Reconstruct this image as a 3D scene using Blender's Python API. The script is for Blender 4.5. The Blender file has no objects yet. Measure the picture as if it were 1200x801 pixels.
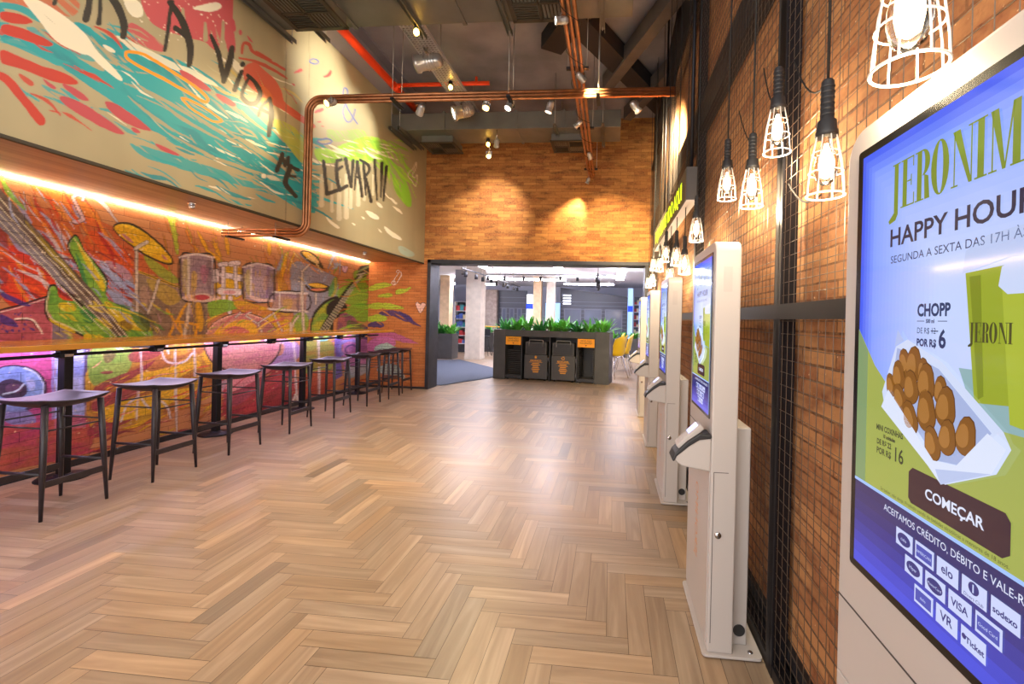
import bpy, bmesh, math, random
import numpy as np
from mathutils import Vector, Matrix
random.seed(7); RNG = np.random.RandomState(7)
SC = bpy.context.scene
COL = SC.collection
PI = math.pi

# ------------------------------------------------------------------ camera, world, exposure
EYE = 1.45
FPX = 520.0
ROLL = math.atan(.0242)
YAW = math.atan(48 / FPX)
PPX, PPY = 668.0, 373.84
cam = bpy.data.cameras.new('camera'); camo = bpy.data.objects.new('camera', cam); COL.objects.link(camo)
cam.sensor_fit = 'HORIZONTAL'; cam.sensor_width = 36; cam.lens = 36 * FPX / 1200
cam.shift_x = (600 - PPX) / 1200; cam.shift_y = (PPY - 400.5) / 1200
cam.clip_start = .02; cam.clip_end = 200
camo.matrix_world = Matrix.Translation((0, 0, EYE)) @ Matrix.Rotation(YAW, 4, 'Z') @ Matrix.Rotation(PI / 2, 4, 'X') @ Matrix.Rotation(ROLL, 4, 'Z')
SC.camera = camo
SC.view_settings.view_transform = 'Standard'; SC.view_settings.look = 'None'
SC.view_settings.gamma = 1; SC.view_settings.use_curve_mapping = False
SC.view_settings.exposure = 0.35
SC.cycles.use_denoising = True
SC.cycles.max_bounces = 8
SC.cycles.sample_clamp_indirect = 6
world = bpy.data.worlds.new('daylight'); SC.world = world; world.use_nodes = True
world.node_tree.nodes['Background'].inputs[0].default_value = (1, .97, .95, 1)
world.node_tree.nodes['Background'].inputs[1].default_value = 2.6
L_SPOT = 4.0; L_PEND = 1.5; L_BACK = 9.0; L_LED = 2.5

# ------------------------------------------------------------------ measuring helpers
def ray(u, v):
    x, y = u - PPX, v - PPY
    c, s = math.cos(ROLL), math.sin(ROLL)
    xr, yr = c * x + s * y, -s * x + c * y
    d = (xr / FPX, 1.0, -yr / FPX)
    cp, sp = math.cos(YAW), math.sin(YAW)
    return (d[0] * cp - d[1] * sp, d[0] * sp + d[1] * cp, d[2])
def on_x(u, v, X):
    r = ray(u, v); t = X / r[0]; return Vector((X, r[1] * t, EYE + r[2] * t))
def on_y(u, v, Y):
    r = ray(u, v); t = Y / r[1]; return Vector((r[0] * t, Y, EYE + r[2] * t))
def on_z(u, v, Z=0):
    r = ray(u, v); t = (Z - EYE) / r[2]; return Vector((r[0] * t, r[1] * t, Z))

def hexc(h, a=1.0):
    h = h.lstrip('#'); o = []
    for i in (0, 2, 4):
        c = int(h[i:i + 2], 16) / 255
        o.append(c / 12.92 if c <= .04045 else ((c + .055) / 1.055) ** 2.4)
    return (o[0], o[1], o[2], a)

# ------------------------------------------------------------------ materials
M = {}
def mat(name, col, rough=.5, metal=0.0, emit=None, estr=0, trans=0, ior=1.45, bump=0, bscale=30, var=0, coat=0):
    m = bpy.data.materials.new(name); m.use_nodes = True
    nt = m.node_tree; b = nt.nodes['Principled BSDF']
    c = hexc(col) if isinstance(col, str) else col
    b.inputs['Base Color'].default_value = c
    b.inputs['Roughness'].default_value = rough; b.inputs['Metallic'].default_value = metal
    b.inputs['IOR'].default_value = ior
    if trans: b.inputs['Transmission Weight'].default_value = trans
    if coat: b.inputs['Coat Weight'].default_value = coat
    if emit:
        b.inputs['Emission Color'].default_value = hexc(emit); b.inputs['Emission Strength'].default_value = estr
    if bump or var:
        tc = nt.nodes.new('ShaderNodeTexCoord'); n = nt.nodes.new('ShaderNodeTexNoise')
        n.inputs['Scale'].default_value = bscale; n.inputs['Detail'].default_value = 5
        nt.links.new(tc.outputs['Object'], n.inputs['Vector'])
        if bump:
            bp = nt.nodes.new('ShaderNodeBump'); bp.inputs['Strength'].default_value = bump; bp.inputs['Distance'].default_value = .01
            nt.links.new(n.outputs['Fac'], bp.inputs['Height']); nt.links.new(bp.outputs['Normal'], b.inputs['Normal'])
        if var:
            r = nt.nodes.new('ShaderNodeValToRGB')
            r.color_ramp.elements[0].position = .3; r.color_ramp.elements[1].position = .7
            r.color_ramp.elements[0].color = tuple(x * (1 - var) for x in c[:3]) + (1,)
            r.color_ramp.elements[1].color = tuple(min(1, x * (1 + var)) for x in c[:3]) + (1,)
            nt.links.new(n.outputs['Fac'], r.inputs['Fac']); nt.links.new(r.outputs['Color'], b.inputs['Base Color'])
    M[name] = m
    return m

def brick_mat(name, plane, c1, c2, cm, bw, rh, ms, blotch=None, speck=None, paint=False, bump=.6, hue=None):
    m = bpy.data.materials.new(name); m.use_nodes = True
    nt = m.node_tree; N = nt.nodes; Lk = nt.links; b = N['Principled BSDF']
    b.inputs['Roughness'].default_value = .8
    geo = N.new('ShaderNodeNewGeometry'); sep = N.new('ShaderNodeSeparateXYZ'); Lk.new(geo.outputs['Position'], sep.inputs[0])
    cmb = N.new('ShaderNodeCombineXYZ')
    Lk.new(sep.outputs['Y' if plane == 'x' else 'X'], cmb.inputs[0]); Lk.new(sep.outputs['Z'], cmb.inputs[1])
    nz = N.new('ShaderNodeTexNoise'); nz.inputs['Scale'].default_value = 9; Lk.new(cmb.outputs[0], nz.inputs['Vector'])
    wob = N.new('ShaderNodeVectorMath'); wob.operation = 'MULTIPLY_ADD'
    Lk.new(nz.outputs['Color'], wob.inputs[0]); wob.inputs[1].default_value = (.008, .008, 0); Lk.new(cmb.outputs[0], wob.inputs[2])
    br = N.new('ShaderNodeTexBrick'); Lk.new(wob.outputs[0], br.inputs['Vector'])
    br.inputs['Scale'].default_value = 1; br.inputs['Brick Width'].default_value = bw; br.inputs['Row Height'].default_value = rh
    br.inputs['Mortar Size'].default_value = ms; br.inputs['Mortar Smooth'].default_value = .3
    br.inputs['Color1'].default_value = hexc(c1); br.inputs['Color2'].default_value = hexc(c2); br.inputs['Mortar'].default_value = hexc(cm)
    col = br.outputs['Color']
    n2 = N.new('ShaderNodeTexNoise'); n2.inputs['Scale'].default_value = 34; n2.inputs['Detail'].default_value = 6; Lk.new(cmb.outputs[0], n2.inputs['Vector'])
    def mix(fac, a, bcol, mode='MIX'):
        x = N.new('ShaderNodeMix'); x.data_type = 'RGBA'; x.blend_type = mode
        if isinstance(fac, float): x.inputs[0].default_value = fac
        else: Lk.new(fac, x.inputs[0])
        for s, k in ((a, 6), (bcol, 7)):
            if isinstance(s, tuple): x.inputs[k].default_value = s
            else: Lk.new(s, x.inputs[k])
        return x.outputs[2]
    def ramp(src, p0, p1, lo=0., hi=1.):
        r = N.new('ShaderNodeMapRange'); Lk.new(src, r.inputs[0])
        r.inputs[1].default_value = p0; r.inputs[2].default_value = p1; r.inputs[3].default_value = lo; r.inputs[4].default_value = hi
        return r.outputs[0]
    if blotch:
        sc = N.new('ShaderNodeVectorMath'); sc.operation = 'MULTIPLY'; Lk.new(cmb.outputs[0], sc.inputs[0]); sc.inputs[1].default_value = (3.2, 12, 1)
        n3 = N.new('ShaderNodeTexNoise'); n3.inputs['Scale'].default_value = 1; n3.inputs['Detail'].default_value = 3; Lk.new(sc.outputs[0], n3.inputs['Vector'])
        col = mix(ramp(n3.outputs['Fac'], .5, .72), col, hexc(blotch))
    col = mix(ramp(n2.outputs['Fac'], .3, .75, .0, .55), col, hexc(hue or c2))
    if speck:
        v = N.new('ShaderNodeTexNoise'); v.inputs['Scale'].default_value = 60; v.inputs['Detail'].default_value = 2; Lk.new(cmb.outputs[0], v.inputs['Vector'])
        col = mix(ramp(v.outputs['Fac'], .70, .76), col, hexc(speck))
    if paint:
        at = N.new('ShaderNodeAttribute'); at.attribute_name = 'paint'
        dk = N.new('ShaderNodeMath'); dk.operation = 'MULTIPLY_ADD'; Lk.new(br.outputs['Fac'], dk.inputs[0]); dk.inputs[1].default_value = -.8; dk.inputs[2].default_value = 1
        tex = N.new('ShaderNodeMath'); tex.operation = 'MULTIPLY'; Lk.new(dk.outputs[0], tex.inputs[0]); Lk.new(ramp(n2.outputs['Fac'], .25, .7, .74, 1.3), tex.inputs[1])
        pc = N.new('ShaderNodeVectorMath'); pc.operation = 'SCALE'; Lk.new(at.outputs['Color'], pc.inputs[0]); Lk.new(tex.outputs[0], pc.inputs['Scale'])
        col = mix(at.outputs['Alpha'], col, pc.outputs[0])
    Lk.new(col, b.inputs['Base Color'])
    h = N.new('ShaderNodeMath'); h.operation = 'MULTIPLY_ADD'; Lk.new(br.outputs['Fac'], h.inputs[0]); h.inputs[1].default_value = -1; Lk.new(n2.outputs['Fac'], h.inputs[2])
    bp = N.new('ShaderNodeBump'); bp.inputs['Strength'].default_value = bump; bp.inputs['Distance'].default_value = .008
    Lk.new(h.outputs[0], bp.inputs['Height']); Lk.new(bp.outputs['Normal'], b.inputs['Normal'])
    M[name] = m
    return m

def wood_mat(name, ca, cb, cc, uvgrain=True, rough=.35, attr=False, sx=1.2, sy=30.0):
    """grain stretched along U of the UV map (metres); optional per-plank tint attribute"""
    m = bpy.data.materials.new(name); m.use_nodes = True
    nt = m.node_tree; N = nt.nodes; Lk = nt.links; b = N['Principled BSDF']; b.inputs['Roughness'].default_value = rough
    uv = N.new('ShaderNodeUVMap'); mp = N.new('ShaderNodeMapping'); mp.inputs['Scale'].default_value = (sx, sy, 1)
    Lk.new(uv.outputs[0], mp.inputs[0])
    n = N.new('ShaderNodeTexNoise'); n.inputs['Scale'].default_value = 1; n.inputs['Detail'].default_value = 6; n.inputs['Distortion'].default_value = 1.2
    Lk.new(mp.outputs[0], n.inputs['Vector'])
    r = N.new('ShaderNodeValToRGB'); r.color_ramp.elements[0].position = .3; r.color_ramp.elements[1].position = .72
    r.color_ramp.elements[0].color = hexc(ca); r.color_ramp.elements[1].color = hexc(cb)
    e = r.color_ramp.elements.new(.5); e.color = hexc(cc)
    Lk.new(n.outputs['Fac'], r.inputs['Fac'])
    col = r.outputs['Color']
    if attr:
        at = N.new('ShaderNodeAttribute'); at.attribute_name = 'tint'
        x = N.new('ShaderNodeMix'); x.data_type = 'RGBA'; x.blend_type = 'MULTIPLY'; x.inputs[0].default_value = 1
        Lk.new(col, x.inputs[6]); Lk.new(at.outputs['Color'], x.inputs[7]); col = x.outputs[2]
        mr = N.new('ShaderNodeMapRange'); Lk.new(n.outputs['Fac'], mr.inputs[0]); mr.inputs[3].default_value = rough - .08; mr.inputs[4].default_value = rough + .1
        Lk.new(mr.outputs[0], b.inputs['Roughness'])
    Lk.new(col, b.inputs['Base Color'])
    M[name] = m
    return m

def emit_attr_mat(name, strength, rough=.08):
    m = bpy.data.materials.new(name); m.use_nodes = True
    nt = m.node_tree; b = nt.nodes['Principled BSDF']
    at = nt.nodes.new('ShaderNodeAttribute'); at.attribute_name = 'paint'
    b.inputs['Base Color'].default_value = (.01, .01, .012, 1); b.inputs['Roughness'].default_value = rough
    nt.links.new(at.outputs['Color'], b.inputs['Emission Color']); b.inputs['Emission Strength'].default_value = strength
    M[name] = m
def paint_attr_mat(name, rough=.6):
    m = bpy.data.materials.new(name); m.use_nodes = True
    nt = m.node_tree; b = nt.nodes['Principled BSDF']; b.inputs['Roughness'].default_value = rough
    at = nt.nodes.new('ShaderNodeAttribute'); at.attribute_name = 'paint'
    nt.links.new(at.outputs['Color'], b.inputs['Base Color'])
    M[name] = m

mat('black_steel', '#26252a', .45, .6); mat('black_paint', '#232226', .5); mat('dark_frame', '#3a3a40', .45, .5, var=.2, bscale=6)
mat('stool_wood', '#2b2429', .38, var=.25, bscale=20)
mat('kiosk_white', '#b9b1ac', .38); mat('kiosk_grey', '#b3aaa6', .5); mat('gap', '#4a4442', .7)
mat('rubber', '#2c2c2e', .5); mat('chrome', '#d8d8dc', .18, 1.0); mat('steel_wire', '#62564b', .38, .6)
mat('cage_white', '#e9e4dc', .4); mat('glass', '#ffffff', .02, trans=1, ior=1.3)
mat('filament', '#ffd9a0', .5, emit='#ffdca8', estr=70); mat('bulb_core', '#ffe9c8', .4, emit='#ffdfb0', estr=14)
mat('copper', '#a8714c', .4, .8, var=.25, bscale=9); mat('duct', '#6f6d66', .5, .45, var=.15, bscale=3)
mat('duct_dark', '#3d3c3a', .55, .4); mat('grille_gold', '#4c473c', .4, .6); mat('can', '#c4c2c0', .28, .75)
mat('lamp_face', '#fff2dd', .4, emit='#fff1dc', estr=12); mat('lamp_warm', '#ffd27a', .4, emit='#ffc24a', estr=25)
mat('lamp_dim', '#ffe0a0', .4, emit='#ffdf9a', estr=5)
mat('red_pipe', '#f2461a', .35); mat('ceiling_dark', '#8b8890', .85, var=.35, bscale=1.3); mat('beam_dark', '#201e22', .7); mat('joist', '#5d544f', .8, var=.2, bscale=4)
mat('beam_grey', '#9a949e', .6, .2); mat('tray_steel', '#c4c3cc', .4, .3)
mat('led_warm', '#ffe2b0', .5, emit='#ffe9c4', estr=21 * L_LED); mat('led_cool', '#d9ccff', .5, emit='#ddd0ff', estr=14 * L_LED)
mat('amber', '#f6a21c', .5); mat('tray_dark', '#343336', .45); mat('bin_body', '#4a4848', .5); mat('station', '#4d4b4a', .5, .2, var=.12, bscale=5)
mat('leaf', '#62b440', .45, var=.45, bscale=9); mat('leaf_dark', '#3f9446', .5, var=.4, bscale=9); mat('soil', '#2e241d', .9)
mat('mat_rug', '#4b5160', .95, bump=.6, bscale=220, var=.15); mat('concrete', '#cfc4b6', .8, var=.1, bscale=6, bump=.2)
mat('concrete_warm', '#d6b995', .8, var=.12, bscale=6); mat('ceiling_white', '#e9e8ee', .8); mat('shop_dark', '#3f434f', .35); mat('shop_glass', '#596074', .12)
mat('shop_slat', '#6d7180', .4); mat('wall_pale', '#d8daea', .7); mat('panel_light', '#f4f2ff', .5, emit='#f1efff', estr=4.0 * L_BACK)
mat('blue_sign', '#1430d8', .4, emit='#1a3cff', estr=1.6); mat('white_sign', '#ffffff', .4, emit='#eef4ff', estr=1.6); mat('sky_panel', '#a9cdf5', .4, emit='#a9cdf5', estr=.9)
mat('chair_yellow', '#f2c512', .4); mat('table_yellow', '#f0b81c', .4); mat('dark_chair', '#2d3038', .5); mat('shelf_white', '#dcdce2', .5)
mat('box_red', '#b8383c', .5); mat('box_teal', '#3f8f98', .5); mat('box_cream', '#d9cfae', .5); mat('box_blue', '#4a62b0', .5)
mat('mirror', '#a8acb4', .06, 1.0); mat('sign_face', '#57564a', .5); mat('sign_box', '#4b4644', .5); mat('sign_under', '#d8cfc9', .45); mat('sign_letter', '#d5f02a', .4, emit='#d2f21e', estr=1.6)
mat('letter_orange', '#d99a66', .5); mat('blue_glow', '#9fb4ff', .2, emit='#8ea6ff', estr=1.2); mat('cord', '#1c1a1a', .6); mat('screen_edge', '#0d0d12', .25)
mat('trim_dark', '#3b3428', .6); mat('stone_wall', '#a89b92', .85, var=.3, bscale=5, bump=.4); mat('rod', '#a9a6a0', .4, .8)
brick_mat('brick_mural', 'x', '#b8703f', '#c98a5a', '#24140e', .5, .082, .0019, paint=True, bump=.5)
brick_mat('brick_pier', 'y', '#b4652f', '#c47a42', '#4a2c18', .26, .055, .003, paint=True, bump=.5, blotch='#8a4a24')
brick_mat('brick_far', 'y', '#8e4e24', '#c48644', '#5e3419', .25, .062, .003, blotch='#552c16', speck='#e2b184', bump=.4)
brick_mat('brick_right', 'x', '#8a5030', '#bd8856', '#54321e', .27, .062, .005, blotch='#6e3a20', speck='#f0d2a8', bump=.6)
wood_mat('floor_wood', '#8b735c', '#aa9278', '#998168', attr=True, rough=.36, sx=1.3, sy=17)
wood_mat('counter_wood', '#a86a22', '#d99a44', '#c6842f', rough=.22, sx=.8, sy=18)
wood_mat('soffit_wood', '#8c664a', '#c09874', '#a88060', rough=.35, sx=.5, sy=9)
emit_attr_mat('screen_light', .8)
paint_attr_mat('painted', .55)

# ------------------------------------------------------------------ mesh builder
class MB:
    def __init__(s): s.v = []; s.f = []; s.c = []; s.uv = {}; s.smooth = []
    def add(s, vs, fs, col=None, sm=False):
        o = len(s.v); s.v += [tuple(p) for p in vs]
        for f in fs: s.f.append(tuple(i + o for i in f)); s.c.append(col); s.smooth.append(sm)
        return s
    def box(s, x0, x1, y0, y1, z0, z1, col=None):
        v = [(x, y, z) for x in (x0, x1) for y in (y0, y1) for z in (z0, z1)]
        return s.add(v, [(0, 1, 3, 2), (4, 6, 7, 5), (0, 4, 5, 1), (2, 3, 7, 6), (0, 2, 6, 4), (1, 5, 7, 3)], col)
    def bar(s, a, b, w, h, up=(0, 0, 1), col=None):
        a, b = Vector(a), Vector(b); d = (b - a).normalized(); u = Vector(up)
        if abs(d.dot(u)) > .99: u = Vector((1, 0, 0))
        x = d.cross(u).normalized(); u = x.cross(d).normalized()
        v = [p + x * sx * w / 2 + u * su * h / 2 for p in (a, b) for sx in (-1, 1) for su in (-1, 1)]
        return s.add(v, [(0, 2, 3, 1), (4, 5, 7, 6), (0, 1, 5, 4), (2, 6, 7, 3), (0, 4, 6, 2), (1, 3, 7, 5)], col)
    def tube(s, pts, r, n=8, cap=True, sm=True, closed=False):
        pts = [Vector(p) for p in pts]; m = len(pts)
        rs = r if isinstance(r, (list, tuple)) else [r] * m
        o = []; prev = None
        for i, p in enumerate(pts):
            if closed: d = pts[(i + 1) % m] - pts[i - 1]
            else: d = pts[min(i + 1, m - 1)] - pts[max(i - 1, 0)]
            d.normalize()
            if prev is None:
                u = Vector((0, 0, 1)) if abs(d.z) < .9 else Vector((1, 0, 0))
                x = d.cross(u).normalized()
            else:
                x = (prev - d * prev.dot(d)).normalized()
            prev = x; y = d.cross(x)
            o += [p + (x * math.cos(2 * PI * k / n) + y * math.sin(2 * PI * k / n)) * rs[i] for k in range(n)]
        f = []
        for i in range(m if closed else m - 1):
            j = (i + 1) % m
            for k in range(n):
                f.append((i * n + k, i * n + (k + 1) % n, j * n + (k + 1) % n, j * n + k))
        s.add(o, f, None, sm)
        if cap and not closed:
            q = len(s.v) - len(o)
            s.f.append(tuple(q + k for k in range(n))[::-1]); s.c.append(None); s.smooth.append(False)
            s.f.append(tuple(q + (m - 1) * n + k for k in range(n))); s.c.append(None); s.smooth.append(False)
        return s
    def lathe(s, prof, c=(0, 0, 0), n=16, axis='z', sm=True):
        o = []; f = []; c = Vector(c)
        for r, h in prof:
            for k in range(n):
                a = 2 * PI * k / n; q = (r * math.cos(a), r * math.sin(a), h)
                if axis == 'x': q = (q[2], q[0], q[1])
                if axis == 'y': q = (q[0], q[2], q[1])
                o.append(c + Vector(q))
        for i in range(len(prof) - 1):
            for k in range(n):
                f.append((i * n + k, i * n + (k + 1) % n, (i + 1) * n + (k + 1) % n, (i + 1) * n + k))
        f.append(tuple(range(n))[::-1]); f.append(tuple((len(prof) - 1) * n + k for k in range(n)))
        return s.add(o, f, None, sm)
    def prism(s, poly, a0, a1, axis='x', col=None):
        """poly in the two other axes, extruded along axis from a0 to a1"""
        n = len(poly)
        def P(p, a):
            return (a, p[0], p[1]) if axis == 'x' else (p[0], a, p[1]) if axis == 'y' else (p[0], p[1], a)
        v = [P(p, a0) for p in poly] + [P(p, a1) for p in poly]
        f = [tuple(range(n))[::-1], tuple(range(n, 2 * n))] + [(k, (k + 1) % n, n + (k + 1) % n, n + k) for k in range(n)]
        return s.add(v, f, col)
    def build(s, name, m, parent=None, bevel=0, seg=2, uv=None, smooth_angle=None):
        me = bpy.data.meshes.new(name)
        off = Vector((0, 0, 0))
        p = parent
        while p is not None: off += p.location; p = p.parent
        me.from_pydata([(a - off.x, b - off.y, c - off.z) for a, b, c in s.v], [], s.f)
        me.polygons.foreach_set('use_smooth', s.smooth)
        bm = bmesh.new(); bm.from_mesh(me); bmesh.ops.recalc_face_normals(bm, faces=bm.faces); bm.to_mesh(me); bm.free()
        if any(c is not None for c in s.c):
            at = me.color_attributes.new('paint', 'FLOAT_COLOR', 'CORNER'); data = []
            for pl, c in zip(me.polygons, s.c): data += list(c or (0, 0, 0, 1)) * pl.loop_total
            at.data.foreach_set('color', data)
        if uv:                                            # uv = axes (i, j) of the vertex position, in metres
            l = me.uv_layers.new(name='UVMap')
            l.data.foreach_set('uv', [me.vertices[lp.vertex_index].co[k] for lp in me.loops for k in uv])
        me.materials.append(M[m] if isinstance(m, str) else m)
        o = bpy.data.objects.new(name, me); COL.objects.link(o)
        if parent is not None: o.parent = parent
        if bevel:
            b = o.modifiers.new('bevel', 'BEVEL'); b.width = bevel; b.segments = seg; b.limit_method = 'ANGLE'; b.angle_limit = math.radians(50)
        return o

def thing(name, label, cat, loc=(0, 0, 0), group=None):
    o = bpy.data.objects.new(name, None); COL.objects.link(o); o.location = loc
    o.empty_display_size = .1
    return tag(o, label, cat, group)
def tag(o, label, cat, group=None, kind=None):
    o['label'] = label; o['category'] = cat
    if group: o['group'] = group
    if kind: o['kind'] = kind
    return o
def struct(o):
    o['kind'] = 'structure'; return o
def dup(root, loc, rotz=0, label=None, group=None):
    r = root.copy(); COL.objects.link(r); r.location = loc; r.rotation_euler = (0, 0, rotz)
    if label: r['label'] = label
    if group: r['group'] = group
    def rec(src, dst):
        for ch in src.children:
            c = ch.copy(); COL.objects.link(c); c.parent = dst; rec(ch, c)
    rec(root, r)
    return r
ORD = ['first', 'second', 'third', 'fourth', 'fifth', 'sixth', 'seventh', 'eighth', 'ninth', 'tenth', 'eleventh', 'twelfth', 'thirteenth', 'fourteenth', 'fifteenth', 'sixteenth', 'seventeenth', 'eighteenth']

def text_geo(txt, size, align='LEFT', bold=0.0, sx=1.0):
    """flat triangulated letters, in the xy plane"""
    cu = bpy.data.curves.new('t', 'FONT'); cu.body = txt; cu.size = size; cu.align_x = align; cu.offset = bold; cu.resolution_u = 3
    ob = bpy.data.objects.new('t', cu); COL.objects.link(ob)
    dg = bpy.context.evaluated_depsgraph_get(); me = bpy.data.meshes.new_from_object(ob.evaluated_get(dg))
    v = [(p.co.x * sx, p.co.y) for p in me.vertices]; f = [tuple(p.vertices) for p in me.polygons]
    bpy.data.objects.remove(ob); bpy.data.curves.remove(cu); bpy.data.meshes.remove(me)
    return v, f

# ------------------------------------------------------------------ wall painter (works on a grid of wall points)
def smooth_poly(p, it=2):
    p = np.array(p, float)
    for _ in range(it):
        q = np.roll(p, -1, 0); p = np.stack([.75 * p + .25 * q, .25 * p + .75 * q], 1).reshape(-1, 2)
    return p
def vnoise(x, y, seed=0):
    r = np.random.RandomState(seed + 11).rand(257, 257)
    xi = np.floor(x).astype(int); yi = np.floor(y).astype(int); fx = x - xi; fy = y - yi
    fx = fx * fx * (3 - 2 * fx); fy = fy * fy * (3 - 2 * fy)
    g = lambda a, b: r[a % 257, b % 257]
    return (g(xi, yi) * (1 - fx) + g(xi + 1, yi) * fx) * (1 - fy) + (g(xi, yi + 1) * (1 - fx) + g(xi + 1, yi + 1) * fx) * fy
def fbm(x, y, seed=0, o=3):
    s = 0; a = .5; t = 0
    for i in range(o):
        s = s + a * vnoise(x * 2 ** i, y * 2 ** i, seed + i); t += a; a *= .5
    return s / t
class Painter:
    def __init__(s, A, B, plane, off, base=(0, 0, 0, 0), rough=.007):
        s.A, s.B = np.meshgrid(A, B); s.plane, s.off = plane, off
        s.C = np.zeros(s.A.shape + (4,)); s.C[:] = base; s.gx = np.gradient(s.A, axis=1); s.gy = np.gradient(s.B, axis=0)
        s.dx = (fbm(s.A * 9, s.B * 9, 1) - .5) * rough * 2.4; s.dy = (fbm(s.A * 9, s.B * 9, 5) - .5) * rough * 2.4
    def w(s, p):
        q = [on_x(u, v, s.off) if s.plane == 'x' else on_y(u, v, s.off) for u, v in p]
        return np.array([((a.y if s.plane == 'x' else a.x), a.z) for a in q])
    def mask(s, P):
        a0, b0 = P.min(0) - .05; a1, b1 = P.max(0) + .05
        ii = np.where((s.B[:, 0] >= b0) & (s.B[:, 0] <= b1))[0]; jj = np.where((s.A[0] >= a0) & (s.A[0] <= a1))[0]
        if not len(ii) or not len(jj): return None
        sl = (slice(ii[0], ii[-1] + 1), slice(jj[0], jj[-1] + 1))
        x0 = s.A[sl] + s.dx[sl]; y0 = s.B[sl] + s.dy[sl]; cov = np.zeros(x0.shape)
        for ox, oy in ((-.3, -.12), (.12, -.3), (.3, .12), (-.12, .3)):
            x = x0 + ox * s.gx[sl]; y = y0 + oy * s.gy[sl]; ins = np.zeros(x.shape, bool)
            for (xa, ya), (xb, yb) in zip(P, np.roll(P, -1, 0)):
                if ya == yb: continue
                c = (ya > y) != (yb > y); ins ^= c & (x < (xb - xa) * (y - ya) / (yb - ya) + xa)
            cov += ins * .25
        return sl, cov
    def put(s, sl, m, col, a, dry=0, ang=0, seed=0, col2=None, freq=(3, 40)):
        c = hexc(col) if isinstance(col, str) else col
        al = m.astype(float) * a
        X, Y = s.A[sl], s.B[sl]; ca, sa = math.cos(ang), math.sin(ang)
        st = fbm((X * ca + Y * sa) * freq[0], (-X * sa + Y * ca) * freq[1], seed + 3)
        if dry: al = al * np.clip((st - dry * .62) / .07, 0, 1)
        base = s.C[sl]; cc = np.array(c[:3])
        if col2:
            k = np.clip((fbm((X * ca + Y * sa) * 5, (-X * sa + Y * ca) * 14, seed + 9) - .35) / .3, 0, 1)[..., None]
            cc = cc * (1 - k) + np.array(hexc(col2)[:3]) * k
        base[..., :3] = base[..., :3] * (1 - al[..., None]) + cc * al[..., None]
        base[..., 3] = base[..., 3] + (1 - base[..., 3]) * al
    def poly(s, pts, col, a=1., sm=2, **k):
        if isinstance(pts, str): pts = [tuple(map(float, q.split(','))) for q in pts.split()]
        P = smooth_poly(pts, sm) if sm else np.array(pts, float)
        r = s.mask(s.w(P))
        if r: s.put(r[0], r[1], col, a, **k)
    def stroke(s, pts, w, col, a=1., closed=False, **k):
        if isinstance(pts, str): pts = [tuple(map(float, q.split(','))) for q in pts.split()]
        pts = [np.array(p, float) for p in pts]
        if len(pts) > 2 or closed:                          # round off the path
            q = []
            n = len(pts)
            for i in range(n if closed else n - 1):
                p0, p1, p2, p3 = pts[i - 1] if (i or closed) else pts[0], pts[i], pts[(i + 1) % n], pts[(i + 2) % n] if (closed or i + 2 < n) else pts[-1]
                for t in (0, .25, .5, .75):
                    q.append(.5 * (2 * p1 + (p2 - p0) * t + (2 * p0 - 5 * p1 + 4 * p2 - p3) * t * t + (3 * p1 - p0 - 3 * p2 + p3) * t ** 3))
            q.append(pts[0] if closed else pts[-1]); pts = q
        tot = None
        ws = np.interp(np.linspace(0, 1, len(pts)), np.linspace(0, 1, len(w)), w) if isinstance(w, (list, tuple)) else [w] * len(pts)
        for p, q, wa, wb in zip(pts[:-1], pts[1:], ws[:-1], ws[1:]):
            d = q - p; an = math.atan2(d[1], d[0])
            cap = [p + wa / 2 * np.array((math.cos(an + t), math.sin(an + t))) for t in np.linspace(PI / 2, 3 * PI / 2, 6)] + \
                  [q + wb / 2 * np.array((math.cos(an + t), math.sin(an + t))) for t in np.linspace(-PI / 2, PI / 2, 6)]
            r = s.mask(s.w(cap))
            if r is None: continue
            if tot is None: tot = np.zeros(s.A.shape)
            tot[r[0]] = np.maximum(tot[r[0]], r[1])
        if tot is not None and tot.any():
            ii = np.where(tot.any(1))[0]; jj = np.where(tot.any(0))[0]; sl = (slice(ii[0], ii[-1] + 1), slice(jj[0], jj[-1] + 1))
            s.put(sl, tot[sl], col, a, **k)
    def oval(s, c, rx, ry, col, a=1., rot=0, **k):
        cr, sr = math.cos(rot), math.sin(rot)
        s.poly([(c[0] + rx * math.cos(t) * cr - ry * math.sin(t) * sr, c[1] + rx * math.cos(t) * sr + ry * math.sin(t) * cr) for t in np.linspace(0, 2 * PI, 28)[:-1]], col, a, sm=0, **k)
    def ring(s, c, rx, ry, w, col, a=1., rot=0, t0=0, t1=2 * PI, **k):
        cr, sr = math.cos(rot), math.sin(rot)
        s.stroke([(c[0] + rx * math.cos(t) * cr - ry * math.sin(t) * sr, c[1] + rx * math.cos(t) * sr + ry * math.sin(t) * cr) for t in np.linspace(t0, t1, 14)], w, col, a, **k)
    def streaks(s, box, n, L, ang, w, cols, seed=0, a=.85):
        rr = np.random.RandomState(seed)
        for _ in range(n):
            x, y = rr.uniform(box[0], box[2]), rr.uniform(box[1], box[3]); l = L * rr.uniform(.4, 1.2); t = ang + rr.normal(0, .13); q = w * rr.uniform(.4, 1.3)
            b = rr.uniform(-.12, .12) * l
            s.stroke([(x, y), (x + l * .5 * math.cos(t) - b * math.sin(t), y + l * .5 * math.sin(t) + b * math.cos(t)), (x + l * math.cos(t), y + l * math.sin(t))], [q * .3, q, q * .3], cols[rr.randint(len(cols))], a, dry=rr.uniform(.3, .5), ang=-t, seed=rr.randint(90), freq=(3, 50))
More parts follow.
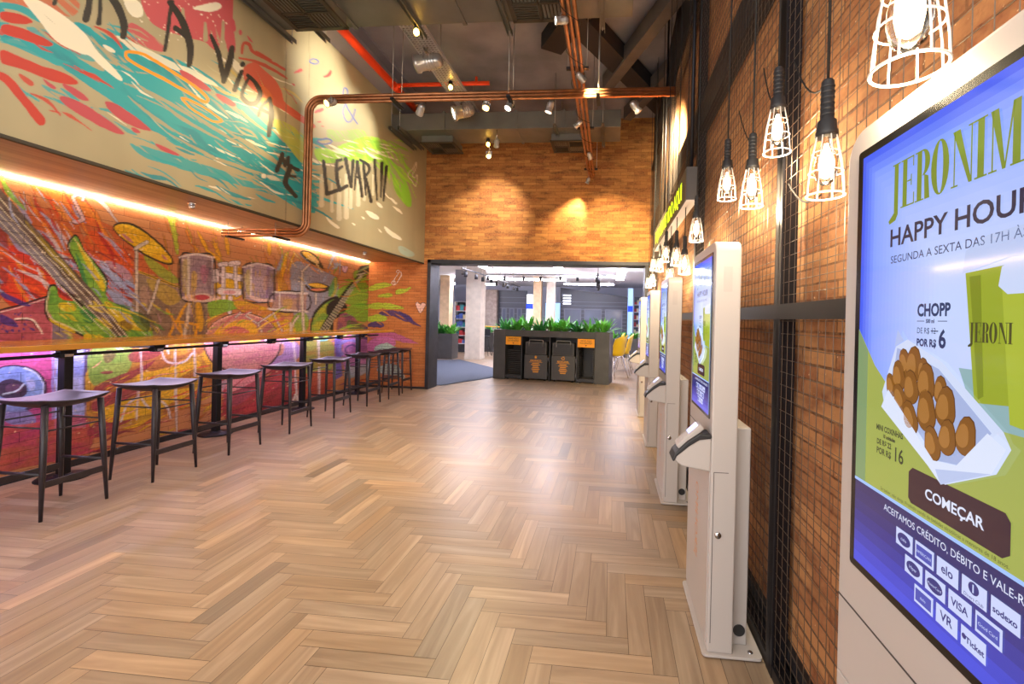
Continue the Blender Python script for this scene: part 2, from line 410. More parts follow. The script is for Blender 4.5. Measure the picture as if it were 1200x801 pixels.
    def splatter(s, box, n, r, col, seed=0):
        rr = np.random.RandomState(seed)
        for _ in range(n):
            c = (rr.uniform(box[0], box[2]), rr.uniform(box[1], box[3])); q = rr.uniform(.4, 1) * r
            s.oval(c, q * rr.uniform(.8, 1.8), q, col, .9, rot=rr.uniform(0, 1.2))
    def mesh(s, name, m, parent=None):
        h, w = s.A.shape
        P = np.zeros((h, w, 3)); P[..., 2] = s.B
        if s.plane == 'x': P[..., 0] = s.off; P[..., 1] = s.A
        else: P[..., 1] = s.off; P[..., 0] = s.A
        me = bpy.data.meshes.new(name); me.vertices.add(h * w); me.vertices.foreach_set('co', P.ravel())
        i = np.arange((h - 1) * w).reshape(h - 1, w)[:, :-1]
        q = np.stack([i, i + 1, i + 1 + w, i + w], -1).reshape(-1, 4)
        if s.plane == 'x': q = q                           # faces +x
        nq = len(q)
        me.loops.add(nq * 4); me.loops.foreach_set('vertex_index', q.ravel().astype(np.int32))
        me.polygons.add(nq); me.polygons.foreach_set('loop_start', np.arange(0, nq * 4, 4, dtype=np.int32))
        me.update(calc_edges=True); me.validate()
        at = me.color_attributes.new('paint', 'FLOAT_COLOR', 'POINT'); at.data.foreach_set('color', s.C.astype(np.float32).ravel())
        me.materials.append(M[m]); o = bpy.data.objects.new(name, me); COL.objects.link(o)
        if parent: o.parent = parent
        return o

# ================================================================== SETTING
XW, XP, YF, ZS, ZP = -4.86, -3.72, 8.5, 2.5, 2.485      # mural wall, upper panel, far wall, soffit, panel bottom
XR = .78                                                # right brick wall
# ---- floor: herringbone planks, one face each
def floor():
    w, L = .0985, .52; x0, y0 = -.605, 2.243
    vs = []; fs = []; uvs = []; tints = []
    X0, X1, Y0, Y1 = -9, 4, -1.5, 27
    rr = random.Random(3)
    def plank(a, b, c, d, along):
        # colour variety of the boards
        t = rr.gauss(1, .10); wm = rr.gauss(0, .03)
        if rr.random() < .12: t += .14
        if rr.random() < .12: t -= .16
        g = .0011
        o = len(vs); vs.extend([(a + g, c + g, 0), (b - g, c + g, 0), (b - g, d - g, 0), (a + g, d - g, 0)]); fs.append((o, o + 1, o + 2, o + 3))
        ou, ov = rr.uniform(0, 50), rr.uniform(0, 50)
        q = [(a, c), (b, c), (b, d), (a, d)]
        uvs.append([((p[0] if along == 'x' else p[1]) + ou, (p[1] if along == 'x' else p[0]) + ov) for p in q])
        tints.append((t * (1 + wm), t, t * (1 - wm * 1.5), 1))
    for m in range(-140, 140):
        for k in range(-400, 400):
            hx = x0 + k * w - m * L; hy = y0 - k * w - m * L
            if hx > X1 or hx + L + w < X0 or hy < Y0 - L or hy - w > Y1: continue
            if abs(hx) > 9.5: continue
            plank(hx, hx + L, hy - w, hy, 'x'); plank(hx + L, hx + L + w, hy - w, hy + L - w, 'y')
    me = bpy.data.meshes.new('floor'); o = len(vs)
    vs.extend([(X0, Y0, -.0015), (X1, Y0, -.0015), (X1, Y1, -.0015), (X0, Y1, -.0015)]); fs.append((o, o + 1, o + 2, o + 3)); uvs.append([(0, 0)] * 4); tints.append((.22, .2, .18, 1))
    me.from_pydata(vs, [], fs)
    l = me.uv_layers.new(name='UVMap'); l.data.foreach_set('uv', [c for u in uvs for p in u for c in p])
    at = me.color_attributes.new('tint', 'FLOAT_COLOR', 'CORNER'); at.data.foreach_set('color', [c for t in tints for _ in range(4) for c in t])
    me.materials.append(M['floor_wood']); ob = bpy.data.objects.new('floor', me); COL.objects.link(ob); struct(ob)
floor()

# ---- upper panel with its painting
BEIGE = '#aba07c'
def uneven(lo, hi, n, k=.37):
    s = np.linspace(1 / (lo + k), 1 / (hi + k), n); return 1 / s - k
TEAL, RED, PINK, WHITE, INK, LIME, BLUE = '#1fa2a6', '#c23524', '#c6535a', '#efe6c9', '#33302a', '#86c232', '#5d6aa8'
def paint_panel():
    A = np.concatenate([np.linspace(0, 1.2, 6), uneven(1.25, 8.5, 760)]); B = np.linspace(ZP, 5.0, 540)
    p = Painter(A, B, 'x', XP, hexc(BEIGE))
    n = fbm(p.A * 1.1, p.B * 1.6, 21, 4)[..., None]; p.C[..., :3] *= (.86 + .3 * n)
    n = fbm(p.A * 7, p.B * .6, 25, 3)[..., None]; p.C[..., :3] *= (.94 + .12 * n)
    D = -.42
    # beginning of the picture, left of what the photo shows
    p.poly('-330,-60 -200,-40 -60,-10 10,4 10,52 -80,40 -200,10 -330,-10', TEAL, .95, dry=.3, ang=D, seed=81); p.poly('-300,40 -150,60 0,92 0,80 -140,40 -300,20', RED, .95, dry=.25, ang=D, seed=82)
    p.streaks((-320, -60, 0, 70), 60, 80, .3, 6, [TEAL, RED, PINK, WHITE, BEIGE], 83)
    # pink field and drips at the top
    p.poly('160,-20 275,-20 272,20 278,62 268,66 262,40 256,62 248,56 240,48 225,46 205,40 180,30 168,14', PINK, .95, dry=.25, ang=-1.2, seed=3)
    p.poly('150,22 178,40 196,58 190,62 168,54 150,42', PINK, .9, dry=.4, ang=D, seed=4)
    for s in ('214,10 216,34', '240,26 241,46', '262,26 260,56'): p.stroke(s, [3, 6], BEIGE)
    p.poly('222,10 240,4 258,2 260,9 252,14 240,13', WHITE)
    p.poly('142,-10 165,2 168,14 165,21 156,20 147,10', WHITE); p.splatter((140, 0, 270, 50), 50, 1.0, WHITE, 4)
    p.poly('0,-6 90,-8 95,14 80,22 55,8 20,8 0,2', '#c9603c', .8, dry=.5, ang=D, seed=8)
    # teal wave
    p.poly('82,22 110,34 140,50 172,60 205,68 232,80 258,98 288,122 312,146 332,166 350,186 362,206 372,222 372,243 352,232 322,216 292,204 252,188 215,174 190,158 172,150 158,140 140,126 128,116 112,106 92,92 66,76 40,62 20,42 0,50 0,40 25,35 50,44 76,56 100,74 128,88 108,64 94,46', TEAL, 1, dry=.36, ang=D, seed=12, col2='#1b8f97', freq=(1.4, 14))
    p.poly('130,70 180,78 215,108 250,130 290,152 260,160 210,148 175,128 150,110', TEAL, 1, dry=.2, ang=D, seed=13, freq=(1.4, 12))
    p.poly('-4,2 20,4 38,12 52,22 54,29 44,26 28,16 10,10 -4,12', TEAL, .95, dry=.2, ang=D); p.poly('22,30 60,36 92,56 118,72 100,72 60,52', TEAL, .8, dry=.45, ang=D, seed=14)
    p.poly('0,42 30,48 60,66 92,76 60,72 20,56 0,48', TEAL, .9, dry=.3, ang=D, seed=15)
    p.poly('44,95 70,108 100,124 150,150 165,160 140,152 100,132 62,112', TEAL, .8, dry=.4, ang=D, seed=16)
    p.poly('150,165 200,180 260,200 320,216 372,236 374,243 320,228 250,208 190,192', TEAL, .9, dry=.45, ang=D, seed=18)
    p.poly('148,163 180,184 222,196 190,192 160,180', TEAL, .9, dry=.2, ang=D); p.poly('300,212 330,218 366,238 372,250 352,246 320,226', TEAL, .95, dry=.3, ang=D, seed=19)
    p.poly('320,205 372,225 371,232 318,214', TEAL, .9, dry=.3, ang=D)
    for y in range(9): p.stroke([(345 + y * 2, 190 + y * 7), (376 - (y % 3) * 4, 192 + y * 7)], 3, TEAL, .9)
    p.streaks((60, 60, 320, 170), 22, 60, .55, 2.6, [BEIGE, WHITE, '#b9b48c'], 41, .9)
    p.streaks((240, 140, 370, 225), 44, 44, .42, 2.8, [BEIGE, WHITE, BEIGE], 42, .95)
    p.streaks((140, 150, 360, 235), 46, 60, .42, 4, [TEAL, '#1b8f97'], 43, .95)
    p.streaks((0, 20, 150, 130), 40, 50, .5, 4, [TEAL, RED, BEIGE], 44, .9)
    p.streaks((210, 70, 330, 130), 24, 50, .6, 3, [TEAL, WHITE, '#c9b060'], 45, .9)
    # cream gaps in the wave
    for i, q in enumerate(('160,98 200,122 240,146', '178,112 215,140 262,166', '205,120 250,150 300,180', '236,96 276,128 318,158', '150,112 186,142 226,164', '262,150 300,176 346,204', '198,156 250,184 310,204', '110,52 132,62 146,72', '208,80 236,100 262,122', '280,160 320,186 352,214', '240,182 282,196 330,212')):
        p.stroke(q, [1, 4.5, 1.2], BEIGE, .9, dry=.42, ang=D, seed=30 + i)
    # white swoosh
    p.poly('22,-8 50,2 86,26 104,44 112,58 132,78 146,94 140,95 118,78 104,64 96,64 74,54 58,42 46,24 34,10', WHITE, 1, dry=.12, ang=D, seed=40)
    p.poly('118,50 132,56 136,62 126,60', WHITE, .9); p.poly('126,36 176,58 200,72 232,84 262,104 240,98 200,80 160,64', WHITE, .8, dry=.45, ang=D, seed=41)
    p.poly('268,62 290,84 300,96 285,92 270,76', WHITE, .8, dry=.35, ang=D)
    # reds
    for q in ('0,55 25,68 60,80 80,88 94,97 86,101 60,95 30,82 10,76 0,73', '0,26 25,33 50,44 66,53 52,55 25,45 0,39', '0,13 20,16 36,22 40,28 22,30 0,24'): p.poly(q, RED, 1, dry=.16, ang=D, seed=50)
    p.stroke('-6,86 8,92 24,112 40,132 48,142', [8, 10, 11, 11], RED)
    p.poly('20,84 32,90 42,98 36,101 26,94', RED, .9)
    for q in ('70,97 80,100 96,108 107,118 98,118 80,108', '70,112 90,116 116,132 150,157 138,157 110,145 84,130 70,118', '120,118 132,119 150,130 166,142 180,154 168,152 150,146 132,134', '152,148 160,150 166,156 156,155', '180,166 190,170 214,182 202,181 186,174', '207,80 222,86 240,98 250,107 238,106 220,98', '250,108 264,112 279,123 272,125 258,118', '48,90 58,96 68,104 60,104'): p.poly(q, '#bb4650', 1, dry=.1, ang=D)
    # orange loops
    p.stroke('150,60 170,64 195,80 222,97 242,113 240,119 222,110 192,92 165,78 148,67', 3.6, '#f09a12', closed=True)
    p.stroke('213,115 236,124 254,136 260,143 248,141 228,130', 2.8, '#f09a12', closed=True)
    # red ribbon on the right
    p.poly('270,20 276,24 277,38 272,36', PINK); p.oval((282, 38), 2, 3, PINK); p.poly('289,40 294,46 297,51 291,47', PINK)
    p.stroke('283,62 285,50 292,52 296,60 310,68 334,82', [3, 4, 3], RED, .85); p.stroke('280,68 300,72 320,82 336,92', [2, 4, 2], RED, .85); p.stroke('300,60 318,70', 2, RED, .8)
    p.poly('283,80 298,70 312,84 322,92 330,106 332,120 345,128 360,140 372,148 366,152 345,138 330,128 318,122 306,112 294,104 286,94', '#cf5a42', .95, dry=.2, ang=-.8, seed=60)
    p.poly('296,96 310,100 322,116 318,126 306,120', '#e0763e', .8); p.poly('300,112 318,116 322,130 312,128', '#e7b443', .7, dry=.4, ang=-.5)
    for q in ('342,86 347,83 353,79 355,82 352,85', '377,91 384,87 388,80 389,86 385,91', '340,96 347,99 345,101', '366,133 372,128 380,126 379,131', '370,143 377,141 376,144', '375,148 380,147 379,149'): p.poly(q, '#bf4a48')
    p.stroke('333,102 338,110 342,112 348,122', .8, '#c05a50'); p.stroke('335,-10 335,340', .9, '#6d6350', .8); p.stroke('362.5,-10 362.5,340', .9, '#8a7f60', .7)
    # greens
    p.poly('318,136 345,148 358,160 366,176 362,196 350,188 336,170 322,150', '#b2b93c', .8, dry=.42, ang=-.6, seed=70)
    p.poly('366,172 388,176 408,166 432,158 446,166 456,184 470,206 482,232 480,246 468,232 456,216 446,198 436,190 410,186 390,192 372,190', LIME, .95, dry=.3, ang=-.4, seed=71, col2='#a8dc3c')
    p.poly('450,180 462,190 478,214 484,240 478,244 466,222', '#8fd43a', .9, dry=.2, ang=-.9, seed=72); p.poly('380,150 400,154 420,150 436,158 410,166 386,166', LIME, .5, dry=.5, ang=-.3, seed=73)
    p.streaks((376, 160, 470, 185), 44, 30, .35, 3, [LIME, '#a8dc3c', BEIGE, WHITE], 46, .85)
    p.streaks((450, 175, 472, 205), 24, 40, 1.05, 3, ['#8fd43a', '#a8dc3c', BEIGE], 47, .85)
    # pale drips and splashes
    for x, y0, y1, w in ((377, 205, 240, 6), (389, 215, 247, 4), (397.6, 210, 256, 6), (405.7, 205, 254, 6), (411, 205, 243, 4), (420, 205, 240, 5), (427, 200, 234, 3), (437, 205, 228, 3)): p.stroke([(x, y0), (x, y1)], [w * .6, w], '#d9cfae', .85)
    for q in ('427,246 436,248 445,255 443,258 434,255', '440,236 446,238 450,244 444,243', '449,263 458,270 471,279 470,282 460,278 452,271', '422,253 428,255 427,258', '442,266 448,272 446,273', '380,251 390,260 399,266 396,269 386,261', '456,230 462,234 466,240 461,238', '458,240 468,244 473,252 468,249', '411,260 417,263 415,265'): p.poly(q, WHITE)
    p.stroke('450,224 454,230 465,238', 1.3, WHITE); p.poly('466,287 476,290 488,298 480,302 468,296', '#9fd0c8', .5, dry=.4)
    p.oval((309, 206), 3, 3, WHITE); p.poly('310,204 324,206 330,212 318,212', WHITE, .7, dry=.2)
    # outline doodles
    p.ring((368, 72), 5, 2.8, 1.5, BLUE); p.ring((380.5, 165.5), 8.3, 3.2, 1.8, BLUE)
    p.stroke('419,145 411,133 404,120 402,108 404,103 407,106 406,116 402,130 405,141 411,142 415,133 416,128', 1.7, BLUE)
    p.stroke('488,190 484,198 480,201 478,206 482,211 487,218 489,205 486,208 483,205 487,198', .9, WHITE, closed=True)
    # lettering
    def letter(*st):
        for q, w in st: p.stroke(q, w, INK)
    letter(('68,-8 64,5', 5)); letter(('106,-12 101,23', [7, 9]), ('118,-12 116,28', [4, 6]), ('124,-10 137,6 144,22 146,34 144,43', [7, 9, 9, 7]))
    letter(('202,2 197,30 193,59', [5, 5, 4]), ('199,2 211,20 220,42 223,60 222,77', [6, 9, 9, 6]), ('205,33 220,44', 6))
    letter(('247,41 256,62 262,95', [4, 6, 6]), ('262,95 268,76 272,57', [6, 8, 7])); letter(('283,84 279,94 275,105', [5, 6]), ('284,75 284,76', 6))
    letter(('292,90 285,104 283,114', [3, 5, 4]), ('290,88 300,98 305,110 300,121 291,121 284,114', [4, 6, 6, 5])); letter(('315,116 308,124 303,135', 4.2), ('316,115 318,134 315,158', [4, 7, 5]), ('306,128 317,134', 4))
    letter(('331,180 324.6,199', [5, 6]), ('331,180 334,194 338,184 337.5,200', [4, 4, 4]))
    letter(('340.8,194 336,207 335,216 347,230', [5, 6.5, 6, 4.5]), ('341,195 350,199', 4.2), ('337,205 346,207', 3.4))
    letter(('379,189 381.4,209 383,226', [4.4, 4.4]), ('383,227 396,222.5', 4.6)); letter(('395,188 394.4,203 397.6,222', [4.2, 4.6]), ('395,188 400,187', 3.8), ('394.5,200 401,195', 3.4), ('398,222.5 406.5,218', 4.4))
    letter(('405,186 411.4,219', [4.6, 3.4]), ('411.4,219 414,188', [3, 4])); letter(('418.7,189 415.5,222', [3.6, 2.4]), ('418.7,189 424.4,230', [4, 3.4]), ('417,207 422.8,209', 2.4))
    letter(('426,191 428.4,228', [3.4, 2.4]), ('422,187 431,193 432.5,200 427,208', [3, 3.8, 3]), ('429,209 435,236', [3, 4])); letter(('439,187 441.8,234', [4, 2])); letter(('447.6,191 446.3,231', [4, 2])); letter(('452.8,195 449.2,235', [4, 2]))
    o = p.mesh('wall_left_upper', 'painted'); struct(o)
paint_panel()

# ---- mural on the lower brick wall
def paint_mural():
    A = np.concatenate([np.linspace(-1, 1.2, 8), uneven(1.25, 8.5, 740)]); B = np.linspace(0, ZS, 560)
    p = Painter(A, B, 'x', XW); D = -1.0
    S = dict(dry=.38, ang=D)
    # loose washes
    p.poly('30,215 75,225 110,240 122,262 108,268 84,250 52,232', '#e8862a', .85, dry=.3, ang=-.5, seed=1)
    p.poly('0,250 60,240 130,262 190,300 200,322 150,320 100,300 60,300 0,300', '#d8602c', .75, seed=2, **S)
    p.poly('100,262 150,290 160,330 120,330 98,300', '#d9551f', .85, seed=3, **S)
    p.poly('0,290 30,285 70,310 100,352 88,358 60,348 0,366', '#c42c22', .95, dry=.2, ang=-.6, seed=4, col2='#d9401f')
    p.poly('36,222 52,250 72,275 64,276 44,250', '#b03028', .85, seed=5, **S); p.poly('60,300 90,312 130,345 150,370 120,350 80,322', '#8e2a30', .8, seed=6, **S)
    for q in ('8,224 16,226 30,248 40,262 32,262 18,246', '38,268 52,270 70,290 92,316 84,316 60,294', '86,276 100,290 118,312 140,324 158,332 156,350 130,338 108,318', '0,272 30,284 62,306 50,306 16,292 0,286', '100,325 130,340 158,356 150,364 120,346'): p.poly(q, '#8f9bc4', .85, seed=7, **S)
    p.poly('118,300 158,318 158,366 130,352 108,330', '#8f9bc0', .6, seed=8, **S)
    WS = '#cfc3cc'
    p.poly('-330,150 -200,180 -40,220 10,240 10,372 -100,372 -330,380', '#c2481f', .85, dry=.3, ang=-.5, seed=91, col2='#8e2a30'); p.poly('-330,400 -10,400 -10,530 -120,570 -330,640', '#8a3a6c', .9, dry=.25, seed=92, col2='#5a4a9a')
    p.streaks((-320, 190, 0, 370), 60, 70, .7, 7, ['#d8601f', '#8f9bc4', '#b02a24', '#e0a02a', '#7db834'], 93)
    p.poly('-150,60 -60,160 4,226 4,264 -60,220 -150,120', '#5b4a3a', 1, sm=0, col2='#6d5d58')
    p.streaks((0, 215, 120, 320), 46, 60, .95, 5, ['#c8401f', '#b02a24', '#8f9bc4', '#a9b4d6', '#e08a2a', WS], 1)
    p.streaks((0, 290, 100, 350), 34, 50, .5, 4, ['#d8341f', '#a02020', '#e05a24', '#7c2430', WS], 2)
    p.streaks((80, 270, 160, 340), 40, 50, .7, 4, ['#b8481f', '#8f9bc4', '#9aa6cc', '#7e2a2c', '#d8601f'], 3)
    p.streaks((190, 225, 330, 310), 50, 34, 1.2, 3, ['#e2b01c', '#c9861f', '#b8a030', '#d9762a', '#9fb234'], 4)
    p.streaks((320, 290, 400, 340), 26, 34, 1.9, 3, ['#d9a01c', '#8d9cbc', '#c9762a', '#7db834'], 5)
    p.streaks((-10, 490, 120, 545), 40, 50, -.15, 4, ['#8e2440', '#b83a5c', '#c9702c', '#7a2038'], 6)
    p.streaks((100, 440, 260, 510), 70, 46, -.35, 4, ['#d8a81c', '#a02c3c', '#b8642a', '#e0b82a', '#8a5a24'], 7)
    p.streaks((240, 420, 350, 500), 50, 44, -.45, 3.5, ['#b83444', '#d8848c', '#8a2030', '#c9582c'], 8)
    p.streaks((345, 400, 435, 465), 44, 30, -.3, 2.5, ['#8b9a3c', '#b0503c', '#a38a34', '#8a4a8a'], 9)
    # amplifier
    p.poly('0,364 55,347 62,370 60,400 -10,402', '#b8586a', .95, sm=0, col2='#a2465c'); p.stroke('-2,364 55,347', 2, '#2a1c1c'); p.stroke('0,366 54,350', 1, '#e8d8d0', .8)
    p.stroke('18,374 36,374 46,384 50,391', 2, '#e6dcd2'); p.stroke('19,376 36,376 44,386', 1.2, '#2a1c22')
    p.poly('60,362 84,388 88,410 60,410', '#7c7488', .95, sm=0); p.stroke('60,366 60,398', 1.5, '#cf7a8a')
    for q in ('0,340 20,350 40,358 30,359 10,352 0,346', '0,366 16,374 24,384 10,382 0,378'): p.poly(q, '#3a2a80', .9, dry=.2, ang=-.4)
    p.splatter((0, 366, 40, 396), 26, 1.5, '#3a2a80', 3)
    p.poly('-20,398 64,400 64,480 56,500 40,520 -20,530', '#b84a86', .96, sm=0, col2='#a63c74', seed=9); p.poly('-20,398 60,400 60,412 -20,416', '#d088b8', .6, dry=.2)
    p.stroke('62,400 62,490', 2.6, '#8f86c8'); p.poly('64,404 100,402 100,500 64,505', '#7f93d6', .95, sm=0, col2='#a9b6e6', seed=10); p.poly('98,403 105,402 106,470 98,476', '#4a3a64', .95, sm=0)
    p.oval((16, 455), 40, 28, '#2c2038', .95); p.oval((15, 455), 36, 26, '#6f88c8', 1, col2='#88a4dc'); p.ring((16, 454), 35, 24, 2.2, '#c6d4f4', .9, t0=-1.2, t1=.9)
    p.oval((14, 456), 18, 12, '#3c2c48'); p.oval((17, 455), 10, 6, '#5c3c5c'); p.stroke('4,462 20,458 28,450', 2, '#b9c7d8'); p.poly('30,440 42,446 40,458 32,456', '#b2b8e0', .7, dry=.2)
    p.poly('-10,478 14,474 44,484 40,500 10,498', '#7c86c0', .8, dry=.2); 
    p.poly('-20,500 40,496 100,482 112,500 108,530 40,545 -20,560', '#a63050', .85, seed=11, col2='#b84a40', dry=.25, ang=.2)
    # brown and yellow ground under the counter
    p.poly('100,404 190,400 262,398 262,440 240,470 180,490 120,505 100,500', '#c79a24', .9, seed=12, dry=.2, ang=.3, col2='#a8642a')
    p.poly('100,404 150,402 158,412 150,440 120,452 104,450', '#6f9a3c', .95, seed=13, col2='#8aa84a', dry=.1); p.poly('122,408 138,412 130,426 120,424', '#6c5a34', .9)
    for q in ('108,452 150,436 178,424 184,418 176,430 150,446 112,464', '104,470 140,456 176,450 150,468 110,486', '150,412 180,408 196,412 170,424 150,424', '100,500 150,474 190,470 160,490 104,516', '112,436 135,434 128,440'): p.poly(q, '#8e2c40', .85, dry=.35, ang=.4, seed=14)
    for q in ('110,480 160,464 210,456 240,452 200,474 130,500', '150,440 200,430 240,420 230,436 180,452'): p.poly(q, '#e0b01c', .9, dry=.4, ang=.4, seed=15)
    p.poly('250,402 305,398 312,440 290,470 262,480 258,440', '#b493b0', .85, seed=16, dry=.1, col2='#c9a3b8')
    for q in ('236,406 262,400 256,420 240,430', '268,404 284,401 278,412 266,424', '262,424 282,416 300,412 280,432 264,438', '284,420 292,410 290,424'): p.poly(q, '#e3ae1e', .9, dry=.25, ang=.7)
    p.poly('258,450 290,438 318,428 345,420 350,468 310,488 262,502', '#ad3440', .9, seed=17, dry=.25, ang=.4, col2='#8a2838'); p.poly('262,446 300,430 330,424 300,446 268,462', '#d58a90', .8, dry=.5, ang=.5, seed=18)
    p.poly('305,398 352,396 352,424 318,432 306,420', '#9f8ac0', .85, dry=.1, seed=19); p.poly('322,404 334,402 332,416 322,418', '#b7772e', .8)
    p.poly('350,396 392,394 392,430 376,444 352,440', '#8b9a3c', .9, seed=20, dry=.2, col2='#a38a34'); p.poly('345,440 390,430 396,450 370,468 345,474', '#b04430', .85, dry=.3, ang=.3, seed=21)
    p.poly('392,392 400,391 401,440 393,445', '#5f52a0', .95, sm=0); p.poly('400,392 435,390 435,438 402,442', '#9b63a4', .9, seed=22, dry=.1, col2='#c080b4'); p.ring((410, 408), 12, 10, 4, '#7a78b8', .9, t0=2.4, t1=5.5); p.ring((412, 410), 7, 6, 2, '#45366e', .9, t0=2.4, t1=5.5)
    p.poly('402,432 430,424 435,436 404,446', '#9fb4b0', .7, dry=.4); p.poly('372,393 386,392 384,400 370,400', '#73b8c4', .9)
    for q in ('165,408 166,452', '163,452 160,490', '205,420 206,450', '206,452 207,505', '190,412 196,424 214,424 226,414', '196,404 198,414', '206,408 205,420', '160,466 148,476 142,494', '165,466 175,478', '200,490 196,476 190,470', '344,400 347,430', '346,432 348,470', '346,462 340,480', '347,462 356,478', '373,398 374,425', '374,430 374,470', '228,406 229,440'): p.stroke(q, 2.4, '#cfc4bf', .95)
    # green guitar
    G = '80,289 85,277 89,276 94,284 101,297 113,310 125,328 123,350 141,358 167,368 184,377 188,404 140,404 96,392 56,372 57,339 61,334 66,336 69,350 90,353 103,346 100,330 92,312'
    p.stroke(G, 2.6, '#1d1c14', closed=True); p.poly(G, '#5f9a34', 1, col2='#7fb03c', sm=1, seed=23)
    for q in ('88,280 94,286 112,314 124,332 122,344 114,334 100,308', '68,352 92,356 88,366 70,364', '104,360 140,362 175,378 180,390 150,386 118,372', '58,370 90,388 86,392 58,376', '100,388 130,398 120,404 96,398', '120,352 134,356 128,362'): p.poly(q, '#d9c024', .9, dry=.25, ang=-.6, seed=24)
    for q in ('86,290 98,312 104,336 100,340 94,318', '92,360 116,366 108,380 94,374', '130,384 150,390 146,402 130,398'): p.poly(q, '#2e7c44', .85, dry=.15, ang=-.8, seed=25)
    p.poly('136,378 150,372 158,384 146,390', '#7a5a22', .8)
    N = '-4,226 4,226 98,328 150,392 138,394 96,356 48,308 -4,256'
    p.stroke('-4,260 48,310 96,358', 3, '#1c1512'); p.poly(N, '#5b4a3a', 1, sm=0, col2='#6d5d58'); p.poly('-4,240 44,290 90,344 84,344 44,308 -4,262', '#84808c', .9, sm=0, dry=.1, ang=D)
    p.poly('20,246 60,290 96,330 92,334 50,290', '#a08f2a', .85, dry=.4, ang=D, seed=26)
    for k, w in ((0, 1.2), (1, 1.0), (2, .9), (3, .9)): p.stroke([(-4, 229 + k * 8.5), (100 - k * 3, 338 + k * 6), (158 - k * 6, 404)], w, '#ded7bd')
    p.stroke('128,400 142,412', 1, '#e6e0cc'); p.stroke('134,400 146,412', 1, '#e6e0cc')
    # notes and splashes at the top
    for c, w in (('#3a2430', 6.2), ('#d9b4bc', 4.2)):
        p.stroke('86,231 92,228 98,230 98,234', w * .7, c); p.stroke('86,231 91,243 97,256', w * .85, c); p.stroke('97,257 90,260 87,259', w, c)
    p.poly('193,236 199,240 206,262 211,296 206,300 202,276 196,252', '#a9c436', .85, dry=.25, ang=-1.2); p.poly('166,296 186,308 210,326 210,334 190,328 172,310', '#93aa34', .85, dry=.2, ang=-.6)
    for q in ('229,268 236,274 246,294 240,294', '247,274 252,282 262,302 256,302', '262,274 268,280 270,300 265,298', '312,284 318,284 318,300 314,300', '336,292 338,302 330,330 328,350 324,340 330,312', '344,294 347,296 340,316 334,326', '238,290 252,296 262,306 250,304'): p.poly(q, '#e2a81c', .9, dry=.2, ang=-1.2)
    p.poly('322,310 336,330 340,350 326,340', '#b07a20', .8, dry=.4, ang=-1)
    # cymbal
    p.poly('130,266 137,260 150,260 165,266 180,278 194,290 204,304 203,311 190,309 166,298 146,282 134,272', '#3b2a14', 1); p.poly('132,266 140,262 152,263 166,270 180,281 194,294 202,304 200,309 188,306 166,295 146,280 136,272', '#dba914', 1, col2='#e9c32a'); p.poly('140,272 150,276 158,286 150,282', '#b8707a', .9); p.poly('188,296 198,304 192,304', '#b0607a', .8)
    # floor tom and stands
    p.poly('163,318 212,336 214,350 244,350 243,402 182,402 178,384 152,366 156,350', '#7d6a58', .95, sm=0, col2='#94806a', seed=27); p.poly('166,322 206,338 214,352 196,360 180,344', '#b59a3c', .8, dry=.25); p.poly('168,330 178,350 172,360 162,350', '#a98a78', .8)
    p.poly('226,352 242,352 240,400 224,400', '#6a5648', .9); p.poly('228,352 236,352 240,384 232,392', '#d4a01c', .9, dry=.2)
    for q in ('196,362 204,378 198,392', '214,366 206,380 216,392', '222,352 210,372 216,400', '206,376 230,380', '232,380 226,402'): p.stroke(q, 3, '#dea018', .9, dry=.1)
    p.stroke('163,318 185,327 211,337', 3, '#cfa62c'); p.stroke('163,318 212,338', 1, '#4a3a18')
    for q, w in (('160,292 160,330 161,366', 3), ('159,291 172,283', 3.6), ('186,328 180,348 173,368', 2.8), ('222,352 220,372 216,394', 4)): p.stroke(q, w + 1.2, '#40322c', .9); p.stroke(q, w, '#cdbfae')
    # toms
    def drum(q, c, c2): p.stroke(q, 2, '#33262a', closed=True); p.poly(q, c, 1, sm=0, col2=c2)
    drum('211,301 230,298 250,301 252,350 232,353 213,349', '#8f7888', '#a48a8e'); p.poly('213,303 221,302 222,346 214,346', '#b8a468', .8); p.poly('224,316 232,318 230,340 224,344', '#c9a63c', .7, dry=.2); p.poly('234,310 246,312 242,334 236,330', '#a85a7c', .6, dry=.2)
    p.stroke('210,301 230,298 250,301', 2.6, '#d9ccca'); p.stroke('221,299 221,346', 2.4, '#d0c6ba'); p.stroke('249,302 249,344', 2, '#d6ccd0'); p.oval((236, 349), 23, 5, '#d6b8ac'); p.oval((236, 348.5), 10, 3, '#b8444e')
    p.poly('250,310 284,306 290,350 252,352', '#c79a1e', .95, col2='#dfb01c'); p.poly('254,312 262,308 264,330 256,336', '#6f5a78', .8)
    for q, w in (('253,318 253,328', 7), ('258,310 266,309', 5), ('271,309 279,308', 6), ('260,322 274,324', 6), ('276,325 290,326', 7), ('276,312 277,346', 3), ('262,314 262,350', 4), ('258,341 281,342', 7), ('270,348 269,366', 4.5)): p.stroke(q, w + 1.4, '#4a3c44', .85); p.stroke(q, w, '#dccdd0')
    p.oval((288, 327), 4, 4, '#b06480'); p.poly('262,340 276,340 276,344 262,344', '#c2606a', .6)
    drum('285,313 304,309 321,314 320,350 304,354 286,350', '#94809a', '#a8909a'); p.poly('287,316 294,315 295,346 288,346', '#b5a86c', .8); p.stroke('285,313 304,309 321,314', 2.2, '#cdbfc4'); p.stroke('294,312 294,346', 1.8, '#d4c8cc'); p.stroke('314,313 313,348', 1.8, '#7d5a90'); p.stroke('294,348 306,351 319,352', 4, '#d9b8b4'); p.poly('308,324 316,322 314,340 308,340', '#b08058', .5)
